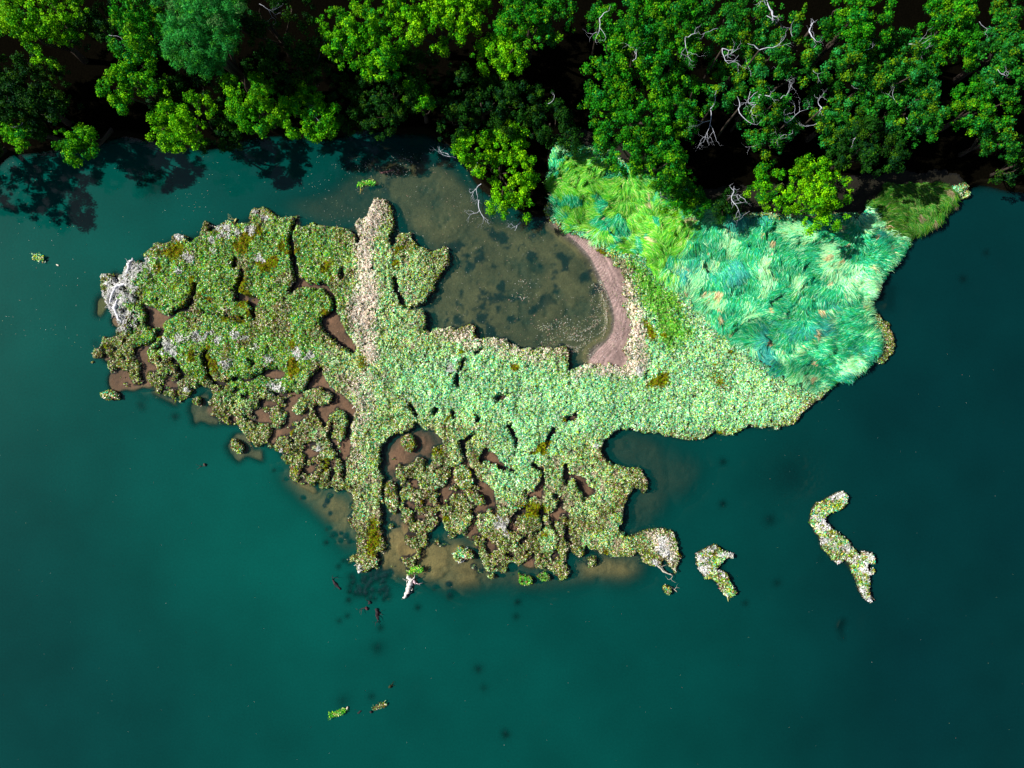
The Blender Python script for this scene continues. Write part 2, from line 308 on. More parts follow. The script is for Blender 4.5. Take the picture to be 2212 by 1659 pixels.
# beach: gentle mud slope rising to the pebble edge
bb = blur(beach | marsh, .5/st)
bl = blur(beach | marsh | land, 1.0/st); z = np.where(blur(beach, .4/st) > .05, np.maximum(z, -.14 + .42*sst(bl, .42, 1)+.03*(vn(X, Y, .5, 13)-.5)), z)
# marsh platform with a steep little bank
hum = vn(X, Y, 1.6, 21, 4, .55); mm = blur(marsh, 1.5); mm = mm + 3.2*(vn(X, Y, .42, 23, 3, .6)-.5)*mm*(1-mm)      # ragged, eroded margins
top = .34 + .42*hum
low = sst(blur(marsh, 2.2/st), .35, .8)      # outer fringe lies lower than the heart of the marsh
top = top * (.5 + .5*low) * (1 + sst(crk, .2, .8)*(1.3*vn(X, Y, .9, 24, 2)-.75)) * (1-.35*sst(crk, .3, .9)*(1-low))
z = z + (top - z)*sst(mm, .32, .75)
im = blur(isl > 0, 1.0)
z = np.where(isl > 0, -.2 + (.34+.22*hum)*sst(im, .35, .85) + .2, z); z = np.where((isl == 0) & (im > .3) & (mm < .3), np.maximum(z, -.12), z)
ll = blur(land, 1.2/st)
z = np.where(ll > .02, np.maximum(z, -DP + (DP+.7)*sst(ll, .0, .6)) , z)
z = z + 2.2*sst(Y, 27, 56)*sst(ll, .6, 1) + .25*(vn(X, Y, 2.5, 14)-.5)*sst(ll, .6, 1)
ZG = z
def zat(x, y):
    fx = np.clip((np.asarray(x)-gx[0])/st, 0, len(gx)-1.01); fy = np.clip((np.asarray(y)-gy[0])/st, 0, len(gy)-1.01)
    i = fx.astype(int); j = fy.astype(int); a = fx-i; b = fy-j
    return (ZG[j, i]*(1-a)+ZG[j, i+1]*a)*(1-b) + (ZG[j+1, i]*(1-a)+ZG[j+1, i+1]*a)*b
def samp(G, x, y):
    i = np.clip(((np.asarray(x)-gx[0])/st+.5).astype(int), 0, len(gx)-1); j = np.clip(((np.asarray(y)-gy[0])/st+.5).astype(int), 0, len(gy)-1)
    return G[j, i]
# soil colours (mud, sand and weed pigment; the wood's shade is painted into the floor)
def lerp(a, b, t): return a*(1-t[..., None]) + np.array(b)*t[..., None]
n1 = vn(X, Y, 2.5, 31); n2 = vn(X, Y, .5, 32)
col = np.zeros(X.shape+(3,)) + np.array([.17, .14, .07])
redm = sst(np.maximum(blur(holes, .5/st), blur(inside(SHOAL[-2][0], wx, wy), .6/st)), .1, .5); col = lerp(col, [.33, .15, .09], redm)
sand = blur(inside(SHOAL[2][0], wx, wy) | inside(SHOAL[3][0], wx, wy) | inside(SHOAL[-1][0], wx, wy), 1.2/st)
sand = np.maximum(sand, .7*blur(inside(SHOAL[9][0], wx, wy), 1/st))
col = lerp(col, [.44, .285, .105], sst(sand, .1, .9)*.85)
lag = blur(inside(SHOAL[0][0], wx, wy), 1/st)
col = lerp(col, [.27, .215, .095], sst(lag, .1, .9))
weedp = sst(vn(X, Y, 1.15, 33, 4, .55), .48, .64)*sst(lag, .3, .9)*sst(vn(X, Y, 6, 34, 2) + .35*np.exp(-((X+1.0)**2+(Y-11)**2)/30), .45, .6)
col = lerp(col, [.008, .022, .03], weedp*.9)
col = lerp(col, [.004, .010, .025], sst(spot, .15, .6))
rock = blur(inside(SHOAL[11][0], wx, wy) | inside(SHOAL[4][0], wx, wy), .3/st); col = lerp(col, [.16, .14, .04], rock)
col = col*(.55+.7*n1+.6*(vn(X, Y, .7, 39, 4, .6)-.5)+.25*(n2-.5))[..., None]
bc = np.array([.36, .245, .225])*(.68+.75*sst(np.sin(bl*110+5*vn(X, Y, 1.5, 37)), -.2, .9)*vn(X, Y, 1.2, 38))[..., None]*(.35+.45*vn(X, Y, 1.1, 35)+.75*vn(X*1.0, Y*.45, .3, 36, 4, .65))[..., None]*(.6+.45*sst(bb, .5, .85))[..., None]
bw = sst(blur(beach, .35/st), .1, .7)[..., None]; col = col*(1-bw) + bc*bw
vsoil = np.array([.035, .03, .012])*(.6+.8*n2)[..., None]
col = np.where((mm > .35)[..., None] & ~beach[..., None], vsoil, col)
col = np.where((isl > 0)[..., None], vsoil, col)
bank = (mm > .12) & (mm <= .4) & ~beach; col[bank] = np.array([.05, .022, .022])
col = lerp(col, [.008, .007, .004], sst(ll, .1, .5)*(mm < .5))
col[(ll > .6) & (mm < .5)] *= .3; col[(ll > .75) & (mm >= .5)] *= .3  # ground under the wood blackened: shade painted into the floor colour
# faces split by what they are
ny, nx = X.shape
idx = np.arange(nx*ny).reshape(ny, nx)
F = np.stack([idx[:-1, :-1], idx[:-1, 1:], idx[1:, 1:], idx[1:, :-1]], -1).reshape(-1, 4)
cls = np.zeros(X.shape, int)
cls[(isl > 0)] = 10 + isl[isl > 0]
cls[(mm > .3) & (isl == 0)] = 1; cls[beach & (mm <= .5)] = 2; cls[(ll > .35) & (cls == 0)] = 3
fc = cls[:-1, :-1].ravel()
VV = np.stack([X, Y, ZG], -1).reshape(-1, 3); CC = col.reshape(-1, 3)
def piece(name, sel, parent=None, m=None):
    f = F[sel]; u, inv = np.unique(f, return_inverse=True)
    return mesh(name, VV[u], inv.reshape(-1, 4), m or M_soil, CC[u], parent)
tag(piece('riverbed', fc == 0), 'brown mud and sand bed under the shallow water', kind='structure')
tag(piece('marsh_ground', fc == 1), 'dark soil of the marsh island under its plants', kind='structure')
tag(piece('mud_beach', fc == 2), 'curved mauve mud beach along the lagoon', kind='structure')
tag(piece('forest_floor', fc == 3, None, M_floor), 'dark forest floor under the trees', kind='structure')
# far bed and far land, butted round the surveyed part
x0, x1, y0, y1 = gx[0], gx[-1], gy[0], gy[-1]; B = 2500
V = [(-B, -B, -4.0), (B, -B, -4.0), (B, y0, -4.0), (-B, y0, -4.0), (x0, y0, -4.0), (x1, y0, -4.0), (x1, 18, -4.0), (B, 18, -4.0), (x0, 22, -4.0), (-B, 22, -4.0)]
tag(mesh('deep_riverbed', V, [(0, 1, 2, 3), (3, 4, 8, 9), (5, 2, 7, 6)], M_soil, np.array([.08, .05, .04])), 'deep bed of the wide river', kind='structure')
V = [(-B, 22, 1.2), (x0, 22, 1.2), (x0, y1, 3), (-B, y1, 3), (x1, 18, 1.2), (B, 18, 1.2), (B, y1, 3), (x1, y1, 3), (B, B, 12), (-B, B, 12)]
tag(mesh('far_land', V, [(0, 1, 2, 3), (4, 5, 6, 7), (3, 2, 7, 9), (7, 6, 8, 9)][:2] + [(3, 7, 8, 9)], M_floor, np.array([.006, .006, .003])), 'far bank beyond the wood', kind='structure')
# ------------------------------------------------------------------ water
s2 = .2
ax = np.arange(-60, 60+s2, s2); ay = np.arange(-46, 40, s2)
ext = np.array([5, 20, 80, 300, 1000, 2400])
ax = np.concatenate([-60-ext[::-1], ax, ax[-1]+ext]); ay = np.concatenate([-46-ext[::-1], ay, ay[-1]+ext[:1]])
WX, WY = np.meshgrid(ax, ay)
dz = -zat(np.clip(WX, -61, 61), np.clip(WY, -47, 55)); dz = np.maximum(dz, 0)
dz[(np.abs(WX) > 61) | (WY < -47)] = 4.0
alpha = 1-np.exp(-KW*dz)
def blob(x, y, r): q = P(x, y); return np.exp(-((WX-q[0])**2+(WY-q[1])**2)/(r*S)**2)
tint = .42 + .38*blob(620, 1120, 330) + .30*blob(150, 560, 420) + .15*blob(900, 1600, 500) - .28*sst(WX, 12, 45) + .1*(vn(WX, WY, 14, 41)-.5) - .1*blob(150, 1600, 500)
tint = np.clip(tint, 0, 1)
wc = np.stack([alpha, tint, np.zeros_like(alpha)], -1).reshape(-1, 3)
wi = np.arange(WX.size).reshape(WX.shape)
WF = np.stack([wi[:-1, :-1], wi[:-1, 1:], wi[1:, 1:], wi[1:, :-1]], -1).reshape(-1, 4)
mw = bpy.data.materials.new('silty_water'); mw.use_nodes = True; n = mw.node_tree; b = n.nodes['Principled BSDF']
a = n.nodes.new('ShaderNodeVertexColor'); a.layer_name = 'Col'; sp = n.nodes.new('ShaderNodeSeparateColor'); n.links.new(a.outputs[0], sp.inputs[0])
cr = n.nodes.new('ShaderNodeMix'); cr.data_type = 'RGBA'
cr.inputs[6].default_value = (.0005, .015, .020, 1); cr.inputs[7].default_value = (.0005, .086, .066, 1)
n.links.new(sp.outputs[1], cr.inputs[0])
tc = n.nodes.new('ShaderNodeTexCoord'); nz = n.nodes.new('ShaderNodeTexNoise'); nz.inputs['Scale'].default_value = .12; nz.inputs['Detail'].default_value = 4
n.links.new(tc.outputs['Object'], nz.inputs['Vector'])
mr = n.nodes.new('ShaderNodeMapRange'); mr.inputs[1].default_value = .3; mr.inputs[2].default_value = .7; mr.inputs[3].default_value = .88; mr.inputs[4].default_value = 1.12
n.links.new(nz.outputs[0], mr.inputs[0]); sc = n.nodes.new('ShaderNodeVectorMath'); sc.operation = 'SCALE'
n.links.new(cr.outputs[2], sc.inputs[0]); ng = n.nodes.new('ShaderNodeTexNoise'); ng.inputs['Scale'].default_value = 5; ng.inputs['Detail'].default_value = 3; n.links.new(tc.outputs['Object'], ng.inputs['Vector'])
mg = n.nodes.new('ShaderNodeMapRange'); mg.inputs[1].default_value = .25; mg.inputs[2].default_value = .75; mg.inputs[3].default_value = .9; mg.inputs[4].default_value = 1.1; n.links.new(ng.outputs[0], mg.inputs[0])
mm_ = n.nodes.new('ShaderNodeMath'); mm_.operation = 'MULTIPLY'; n.links.new(mr.outputs[0], mm_.inputs[0]); n.links.new(mg.outputs[0], mm_.inputs[1])
n.links.new(mm_.outputs[0], sc.inputs['Scale']); n.links.new(sc.outputs[0], b.inputs['Base Color'])
b.inputs['Roughness'].default_value = .03; b.inputs['IOR'].default_value = 1.33
nb = n.nodes.new('ShaderNodeTexNoise'); nb.inputs['Scale'].default_value = 2.2; nb.inputs['Detail'].default_value = 6
n.links.new(tc.outputs['Object'], nb.inputs['Vector']); bp = n.nodes.new('ShaderNodeBump'); bp.inputs['Distance'].default_value = .006
n.links.new(nb.outputs[0], bp.inputs['Height']); n.links.new(bp.outputs[0], b.inputs['Normal'])
tr = n.nodes.new('ShaderNodeBsdfTransparent'); tr.inputs[0].default_value = (.86, .95, .93, 1)
mi = n.nodes.new('ShaderNodeMixShader'); n.links.new(sp.outputs[0], mi.inputs[0])
gl = n.nodes.new('ShaderNodeBsdfGlossy'); gl.inputs['Roughness'].default_value = .03; fr = n.nodes.new('ShaderNodeFresnel'); fr.inputs[0].default_value = 1.33
m2 = n.nodes.new('ShaderNodeMixShader'); n.links.new(fr.outputs[0], m2.inputs[0]); n.links.new(tr.outputs[0], m2.inputs[1]); n.links.new(gl.outputs[0], m2.inputs[2])
n.links.new(m2.outputs[0], mi.inputs[1]); n.links.new(b.outputs[0], mi.inputs[2]); n.links.new(mi.outputs[0], n.nodes['Material Output'].inputs[0])
tag(mesh('water', np.stack([WX, WY, 0*WX], -1).reshape(-1, 3), WF, mw, wc), 'deep teal silty river water', kind='structure')

# ------------------------------------------------------------------ marsh plants
def zone(s, sig=.8): return blur(inside(pl(s), wx, wy), sig/st)
Zpink = np.maximum.reduce([zone("A 1895,50 1950,140 1950,230 1870,330 1860,480 1930,700 1880,900 1910,1170 1850,1150 1790,1000 1760,850 1800,650 1790,400 1790,210 1850,150", .5),
    .8*zone("B 1840,620 1880,640 1900,760 1960,850 1960,1000 1980,1200 1850,1230 1700,1210 1500,1230 1480,1200 1620,1165 1760,1165 1850,1140 1840,1030 1860,900 1825,700", .4),
    .45*zone("D 1690,130 1900,100 1850,400 1800,760 1740,700 1760,500 1790,300", .8), .4*zone("B 640,930 900,950 1480,1060 1480,1120 1250,1130 900,1080 600,990", .6),
    .55*zone("E 1960,1030 2060,1020 2150,1100 2200,1250 2150,1320 2080,1160 2000,1130", .5), .3*blur(isl > 0, .5/st)])
Zreed = zone("- 1180,300 1260,320 1400,380 1500,440 1600,470 1700,480 1850,470 1900,400 2060,400 2050,480 1970,510 1900,600 1880,640 1870,700 1890,740 1860,790 1800,830 1740,850 1690,830 1640,790 1540,700 1480,640 1420,610 1380,560 1330,540 1260,505 1190,480", .7)
Zyel = zone("- 1180,330 1290,330 1420,400 1500,450 1500,520 1430,560 1470,620 1440,640 1370,590 1300,520 1190,480", 1.2)
Zyb = zone('- 1340,540 1400,580 1460,640 1500,740 1440,770 1410,700 1380,620', .8)
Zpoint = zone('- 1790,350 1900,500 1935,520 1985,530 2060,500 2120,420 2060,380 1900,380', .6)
Zsage = np.maximum(zone("- 1370,640 1480,640 1640,780 1700,850 1760,870 1680,940 1500,950 1320,930 1200,960 1060,1100 1080,900 900,900 820,800 1000,740 1240,800 1400,800", 1.5), .35*zone("- 760,500 900,560 960,700 800,1000 740,700", 1.2))
Zwest = zone("- 220,560 560,450 770,490 760,650 640,860 480,880 220,860", 2)
Zout = sst(blur(marsh, 2.4/st), .35, .85)      # 1 in the heart, 0 on the broken fringe
Zred = np.maximum.reduce([zone("E 1140,860 1230,825 1350,870 1370,920 1250,940 1150,920", .4), zone("B 1960,1280 2100,1200 2130,1300 1990,1320", .4), zone("A 1790,1100 1850,1110 1830,1190 1790,1180", .4),
    .7*zone("C 680,1200 730,1180 860,1290 830,1340 750,1300", .5), zone("A 560,430 680,400 690,460 580,500", .5), zone("C 250,860 290,850 380,980 340,1010", .4), zone("D 1860,1040 1920,1100 1920,1300 1870,1340 1850,1200", .3)])
PW = [(s, r) for s, r in (("A 325,500", 2.0), ("A 310,560", 1.6), ("A 250,650", 2.0), ("A 225,720", 2.1), ("A 235,790", 1.8), ("A 260,860", 1.7), ("A 300,640", .5), ("A 930,300", .8), ("A 1100,290", .6), ("A 1030,305", .5), ("A 700,480", .6), ("A 650,565", .3),
    ("A 850,360", .4), ("A 870,430", .4), ("A 1160,485", .5), ("A 660,1000", .7), ("A 760,975", .7), ("A 830,960", .6), ("A 900,1000", .5), ("A 1000,970", .5), ("A 1060,985", .4), ("A 1130,1040", .4), ("A 940,1160", .7), ("A 1400,1090", .6), ("A 1480,1100", .5),
    ("A 1220,1130", .5), ("A 1260,1300", .9), ("A 560,1040", .9), ("A 600,1080", .7), ("B 710,1180", .6), ("E 1040,990", 1.0), ("E 1000,980", .4), ("E 2090,1090", .8), ("E 2080,1140", .8), ("E 2110,1180", .7), ("E 2030,1240", .5), ("D 690,260", .4), ("D 1540,650", .5),
    ("D 1430,430", .5), ("A 190,1335", .4), ("E 790,760", .25), ("E 130,1270", .45), ("E 440,1350", .3), ("B 1920,1200", .5), ("F 1350,560", .6), ("F 1250,640", .4), ("F 1610,1100", .6), ("F 530,880", .4), ("F 680,1170", .4), ("F 1650,930", .6), ("D 1290,640", .4), ("E 1640,480", .4), ("A 1190,220", .4), ("A 1130,180", .3), ("A 460,400", .6), ("A 640,330", .5))]
PALS = {  # linear colours: name -> (list, weights)
 'west': ([(.11, .28, .03), (.19, .37, .012), (.03, .20, .03), (.30, .50, .24), (.03, .34, .18), (.26, .26, .01), (.66, .72, .58), (.04, .03, .010), (.30, .15, .09), (.03, .11, .01)], [5, 4.2, 4, 3.4, 3, 3, 1.7, 3.2, 1.4, 2.8]),
 'mid': ([(.18, .40, .15), (.34, .60, .30), (.03, .36, .22), (.26, .36, .02), (.60, .72, .50), (.78, .70, .62), (.04, .04, .012), (.42, .24, .14), (.05, .17, .02), (.40, .40, .08)], [4, 3.5, 3.5, 4.5, 2.5, 1.8, 3.5, 2.4, 3.5, 2.2]),
 'sage': ([(.24, .58, .24), (.44, .78, .46), (.06, .46, .26), (.34, .50, .05), (.72, .86, .68), (.06, .14, .03), (.04, .38, .30), (.52, .46, .26)], [5, 4, 3.5, 4, 2.2, 3, 2.5, 1.3]),
 'pink': ([(.90, .68, .58), (.92, .85, .78), (.72, .54, .42), (.34, .30, .18), (.85, .66, .60), (.15, .10, .07), (.25, .40, .22)], [4, 4, 3, 2, 3, 1, 1.8]),
 'fringe': ([(.10, .12, .01), (.20, .22, .03), (.03, .018, .010), (.22, .12, .07), (.20, .36, .18), (.62, .58, .50), (.18, .06, .08), (.02, .13, .04), (.14, .26, .02), (.05, .05, .02)], [3, 3.2, 3.0, 2.8, 4.2, 2.8, 1.2, 2.2, 2.8, 2.2]),
 'tan': ([(.46, .38, .24), (.60, .54, .38), (.28, .22, .10), (.22, .34, .14), (.12, .08, .05), (.56, .42, .32)], [3, 3, 2.5, 3, 2, 1.5]),
 'reedy': ([(.03, .42, .20), (.14, .60, .34), (.30, .72, .44), (.02, .26, .10), (.16, .44, .06), (.5, .8, .6)], [3, 4, 3, 2.5, 3, 1.5]),
 'red': ([(.14, .22, .002), (.26, .17, .006), (.22, .34, .003), (.05, .04, .006), (.28, .07, .02)], [4, 3, 3, 1, 1]),
 'white': ([(.80, .78, .82), (.66, .66, .62), (.5, .5, .42), (.22, .28, .18)], [4, 4, 2, 1]),
 'reed': ([(.004, .32, .17), (.01, .44, .28), (.10, .60, .36), (.02, .34, .06), (.40, .74, .50), (.002, .18, .10), (.06, .44, .08)], [5, 4.5, 4, 3, 1.6, 2.5, 2]),
 'pale': ([(.42, .78, .46), (.52, .80, .60), (.55, .70, .32), (.16, .68, .40)], [4, 3, 2, 4]),
 'yel': ([(.07, .42, .03), (.14, .54, .06), (.26, .58, .02), (.03, .32, .02), (.36, .66, .18), (.62, .66, .25)], [4, 4, 3, 3, 2, 1]),
 'blue': ([(.03, .36, .36), (.10, .46, .44), (.02, .24, .24)], [3, 2, 2]),
 'straw': ([(.75, .55, .42), (.66, .60, .36), (.3, .12, .06), (.5, .45, .2)], [3, 3, 1.5, 2])}
def pick(names, x):
    out = np.zeros((len(names), 3))
    for k, (cs, wt) in PALS.items():
        m = names == k
        if m.any():
            wt = np.array(wt, float)
            if k in ('west', 'mid', 'sage', 'fringe'):
                cs = [tuple(max(v + .10*(v-(a_+b_+c_)/3), .002) for v in (a_, b_*.99, c_)) for a_, b_, c_ in cs]
                cs = [(min(a_*1.48, .95), min(b_*1.42, .95), min(c_*1.3, .9)) for a_, b_, c_ in cs]
            if k == 'pink': cs = [(min(a_*1.2, .95), min(b_*1.15, .93), min(c_*1.1, .9)) for a_, b_, c_ in cs]
            out[m] = np.array(cs)[R.choice(len(cs), m.sum(), p=wt/wt.sum())]
    return out
def zones(x, y):
    n = len(x); j = lambda a: R.random(n)*a
    nm = np.full(n, 'mid', dtype='<U8')
    pn = vn(x, y, 2.2, 51)
    nm[samp(Zwest, x, y)*(.6+.8*pn) > .35 + j(.4)] = 'west'
    nm[samp(Zsage, x, y)*(.7+.6*pn) > .2 + j(.6)] = 'sage'
    nm[(1-samp(Zout, x, y))*(.5+pn) > .45 + j(.6)] = 'fringe'
    nm[samp(Zyb, x, y)*(.3+1.3*vn(x, y, .8, 56)) > .2 + j(.6)] = 'yel'
    q2 = (vn(x, y, 1.9, 58, 3) + .17*(samp(crk, x, y)-.4) + .12*(1-samp(Zout, x, y)) > .56 + j(.12)) & (samp(Zreed, x, y) < .2) & (samp(Zsage, x, y) < .3 + .5*samp(crk, x, y)); nm[q2] = 'fringe'
    q3 = (vn(x, y, .8, 59, 3) > .60 + j(.15)) & (nm == 'mid'); nm[q3] = 'tan'
    nm[samp(Zreed, x, y)*(.4+1.2*vn(x, y, .9, 57)) > .12 + j(.5)] = 'reedy'
    nm[samp(Zpink, x, y)*(.25+1.5*vn(x, y, .7, 52)) > .08 + j(1.0)] = 'pink'
    nm[(samp(Zred, x, y) > .2 + j(.5))] = 'red'
    k = (vn(x, y, 1.8, 53, 3) > np.where(nm == 'west', .66, .78) + j(.05)); nm[k & (nm != 'pink')] = 'red'
    for s, rr in PW:
        q = pl(s)[0]; d = np.hypot(x-q[0], (y-q[1])*1.1)/(rr*1.1) + (vn(x, y, .45, 54, 2)-.5)*1.7
        nm[(d < .2+j(.8)) & (R.random(n) < .75)] = 'white'
    return nm
def quads(c, d, s, ln, wd):
    """pointed leaf faces: centre, long axis, side axis"""
    ln = ln[:, None]; wd = wd[:, None]
    V = np.stack([c-d*ln, c+s*wd-d*ln*.1, c+d*ln, c-s*wd-d*ln*.1], 1)
    return V.reshape(-1, 3), np.arange(len(c)*4).reshape(-1, 4)
def unit(v): return v/np.linalg.norm(v, axis=1, keepdims=True)
def leaves(x, y, z, names, ln=.17, wd=.055, up=.55, nb=None):
    n = len(x); a = R.uniform(0, 2*np.pi, n) 
    d = unit(np.stack([np.cos(a), np.sin(a), R.normal(0, up*.7, n)], 1))
    if nb is None: nb = np.array([0, 0, 1.0])
    q = unit(nb + R.normal(0, .38, (n, 3))); d = unit(d - (d*q).sum(1)[:, None]*q*.8)
    s = unit(np.cross(d, q))
    V, Fq = quads(np.stack([x, y, z], 1), d, s, ln*R.uniform(.5, 1.5, n), wd*R.uniform(.6, 1.5, n))
    c = pick(names, x)*np.where(np.isin(names, ['pink', 'white'])[:, None], R.uniform(.8, 1.25, (n, 1)), R.uniform(.45, 1.5, (n, 1)))*(.62+.8*vn(x, y, 1.0, 65, 3))[:, None]; return V, Fq, np.repeat(c, 4, 0)
ys, xs = np.nonzero(marsh); 
def scat(sel, per):
    ys, xs = np.nonzero(sel); k = R.poisson(per*st*st, len(xs)); x = np.repeat(gx[xs], k)+R.uniform(-st/2, st/2, k.sum()); y = np.repeat(gy[ys], k)+R.uniform(-st/2, st/2, k.sum())
    return x, y
forest_cover = ll > .75
shrub = marsh & ~forest_cover
gsel = marsh & (Zreed + (vn(X, Y, .9, 85, 3)-.5)*.9 > .5)
x, y = scat(shrub & ~gsel | ((mm > .22) & (mm < .6) & (mm > .15+.5*vn(X, Y, .4, 86, 2)) & ~beach & (isl == 0) & ~forest_cover & (Zreed < .4)), 320)
nm = zones(x, y)
def dome(x, y):      # the clumped top of the shrubs
    a = vn(x, y, 1.15, 61, 2); b_ = vn(x, y, .5, 62, 2); return .34*a + .27*b_ + .18*vn(x, y, .22, 63, 1)
hh = dome(x, y); e = .06
nb = np.stack([-(dome(x+e, y)-hh)/e*1.1, -(dome(x, y+e)-hh)/e*1.1, np.ones(len(x))], 1)
hz = zat(x, y) - .12 + hh*1.0*(.86+.14*R.random(len(x)))
keep = (vn(x, y, .24, 64, 2) > .24)
x, y, hz, nm, nb = x[keep], y[keep], hz[keep], nm[keep], nb[keep]
for key, nmobj, lab, cat, test in (('s', 'marsh_shrubs', 'low mottled green and olive shrubs covering the marsh island', 'marsh plants', ~np.isin(nm, ['pink', 'white'])),
                          ('p', 'dead_vegetation', 'bleached pinkish and white dead stalks lying along the marsh ridge, lagoon rim and scattered tufts', 'dead plants', np.isin(nm, ['pink', 'white']))):
    m = test & ((key == 's') | (R.random(len(x)) < .95)); V, Fq, c = leaves(x[m], y[m], hz[m] + (.05 if key == 'p' else 0), nm[m], .095 if key == 's' else .11, .034 if key == 's' else .03, nb=nb[m])
    tag(mesh(nmobj, V, Fq, M_marsh, c, smooth=False), lab, cat, kind='stuff')
# tall wind-laid grass
def strips(x, y, z, th, ln, wd, colr, arch, curl):
    n = len(x); K = 4; pts = []
    px, py, t = x.copy(), y.copy(), th.copy()
    for k in range(K):
        f = k/(K-1); h = z + arch*np.sin(np.pi*(.15+.75*f)); w = wd*(1-.8*f)
        sx, sy = -np.sin(t)*w, np.cos(t)*w
        pts += [np.stack([px+sx, py+sy, h+.4*w], 1), np.stack([px-sx, py-sy, h-.4*w], 1)]
        px = px+np.cos(t)*ln/(K-1); py = py+np.sin(t)*ln/(K-1); t = t+curl
    V = np.stack(pts, 1).reshape(-1, 3); b = (np.arange(n)*2*K)[:, None]
    Fq = np.concatenate([b + np.array([2*k, 2*k+1, 2*k+3, 2*k+2]) for k in range(K-1)], 1).reshape(-1, 4)
    return V, Fq, np.repeat(colr, 2*K, 0)
x, y = scat(gsel, 260)
th = -2.3 + 5.5*(vn(x, y, 6.5, 71, 2)-.5)*1.3 + 1.9*(vn(x, y, 1.8, 72, 2)-.5) + R.normal(0, .16, len(x))
fold = vn(x*.8+y*.3, y*1.3, 1.6, 73, 3, .6)
gz = zat(x, y) + .1 + 1.1*sst(samp(Zreed, x, y), .42, .8)*sst(fold, .25, .75)*.75
names = np.full(len(x), 'reed', dtype='<U8'); j = R.random(len(x))
names[vn(x, y, 1.8, 74, 3)*.8+.2*j > .58] = 'pale'; names[vn(x, y, 3.0, 75, 2)*.8+.2*j > .68] = 'blue'
names[samp(Zyel, x, y) > .25 + .5*j*vn(x, y, 1.5, 76)*2] = 'yel'
names[(samp(Zyel, x, y) > .5) & (vn(x, y, 1.9, 77) > .62)] = 'reed'
names[vn(x, y, 1.1, 78, 3) > .77] = 'straw'
zp = samp(Zpoint, x, y) > .3 + .4*j; names[zp] = np.where(vn(x, y, 1.6, 79) > .36, 'yel', 'straw')[zp]; cdim = np.where(zp, .32, 1.0)[:, None]  # grassy point: tree shade painted in by dimming the blades
cc = pick(names, x)*cdim*np.array([1.1, 1.2, 1.0])*(.45+.85*fold+.25*R.random(len(x)))[:, None]  # fold hollows darker: shade painted into the grass colour
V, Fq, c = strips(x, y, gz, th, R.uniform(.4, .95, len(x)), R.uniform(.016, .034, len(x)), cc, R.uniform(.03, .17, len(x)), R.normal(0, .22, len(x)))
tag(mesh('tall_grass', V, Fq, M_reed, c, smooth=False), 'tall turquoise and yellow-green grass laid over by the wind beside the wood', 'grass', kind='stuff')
# islets: each a thing with its mud mound and its plants
for i, (nmx, p, lab) in enumerate(ISLETS):
    cxy = p.mean(0); root = empty('marsh_islet', (cxy[0], cxy[1], -.2)); tag(root, lab, 'islet', 'marsh tussocks standing free in the water')
    piece('mud_mound', fc == 11+i, root)
    x, y = scat(isl == i+1, 240); nm = np.full(len(x), 'fringe', dtype='<U8'); j = R.random(len(x)); nn = vn(x, y, .9, 81)
    if nmx in ('big', 'small', 'ring'): nm[nn+.3*j > .55] = 'mid'; nm[vn(x, y, .8, 82)+.25*j > .72] = 'white'
    else: nm[nn+.4*j > .85] = 'mid'
    if nmx in ('stub2', 'stub3'): nm[j > .45] = 'yel'
    hz = zat(x, y) + R.random(len(x))*(.08+.28*vn(x, y, .6, 83))
    V, Fq, c = leaves(x, y, hz, nm, .15, .05); mesh('plants', V, Fq, M_marsh, c, root, False)

# ------------------------------------------------------------------ wood: tubes and branches
def tube(pts, rads, k=6):
    pts = np.array(pts, float); V = []; n = len(pts)
    for i in range(n):
        t = pts[min(i+1, n-1)]-pts[max(i-1, 0)]; t /= np.linalg.norm(t)+1e-9
        u = np.cross(t, [0, 0, 1.0] if abs(t[2]) < .9 else [1.0, 0, 0]); u /= np.linalg.norm(u); v = np.cross(t, u)
        for q in range(k):
            a = 2*math.pi*q/k; V.append(pts[i] + rads[i]*(math.cos(a)*u + math.sin(a)*v)*(1+.15*math.sin(3*a+i)))
    Fq = [(i*k+q, i*k+(q+1) % k, (i+1)*k+(q+1) % k, (i+1)*k+q) for i in range(n-1) for q in range(k)]
    V.append(pts[0]); V.append(pts[-1]); a, b = len(V)-2, len(V)-1
    Fq += [(a, (q+1) % k, q, a) for q in range(0)]
    Fq += [(a, (q+2) % k, (q+1) % k, q) for q in range(0, k-1, 2)] + [((n-1)*k+q, (n-1)*k+(q+1) % k, (n-1)*k+(q+2) % k, b) for q in range(0, k-1, 2)]
    return np.array(V), np.array(Fq)
def join(parts):
    V = []; Fq = []; o = 0
    for a, b in parts: V.append(a); Fq.append(b+o); o += len(a)
    return np.concatenate(V), np.concatenate(Fq)
def branchy(p0, ang, length, r, rg, depth=2, up=.15, wig=.45):
    """a crooked branching limb as tube parts"""
    n = max(4, int(length/.35)); pts = [np.array(p0, float)]; a = ang; parts = []; kids = []
    for i in range(n):
        a += rg.normal(0, wig); st_ = length/n
        pts.append(pts[-1] + np.array([math.cos(a)*st_, math.sin(a)*st_, up*st_ + rg.normal(0, .08)]))
        if depth > 0 and i > 0 and rg.random() < .55: kids.append((pts[-1], a + rg.choice([-1, 1])*rg.uniform(.5, 1.2), length*(1-i/n)*rg.uniform(.45, .8)+.3, r*(1-.7*i/n)*.7))
    parts.append(tube(pts, [r*(1-.75*i/n) for i in range(n+1)], 5))
    for k in kids: parts += branchy(*k, rg, depth-1, up, wig)
    return parts
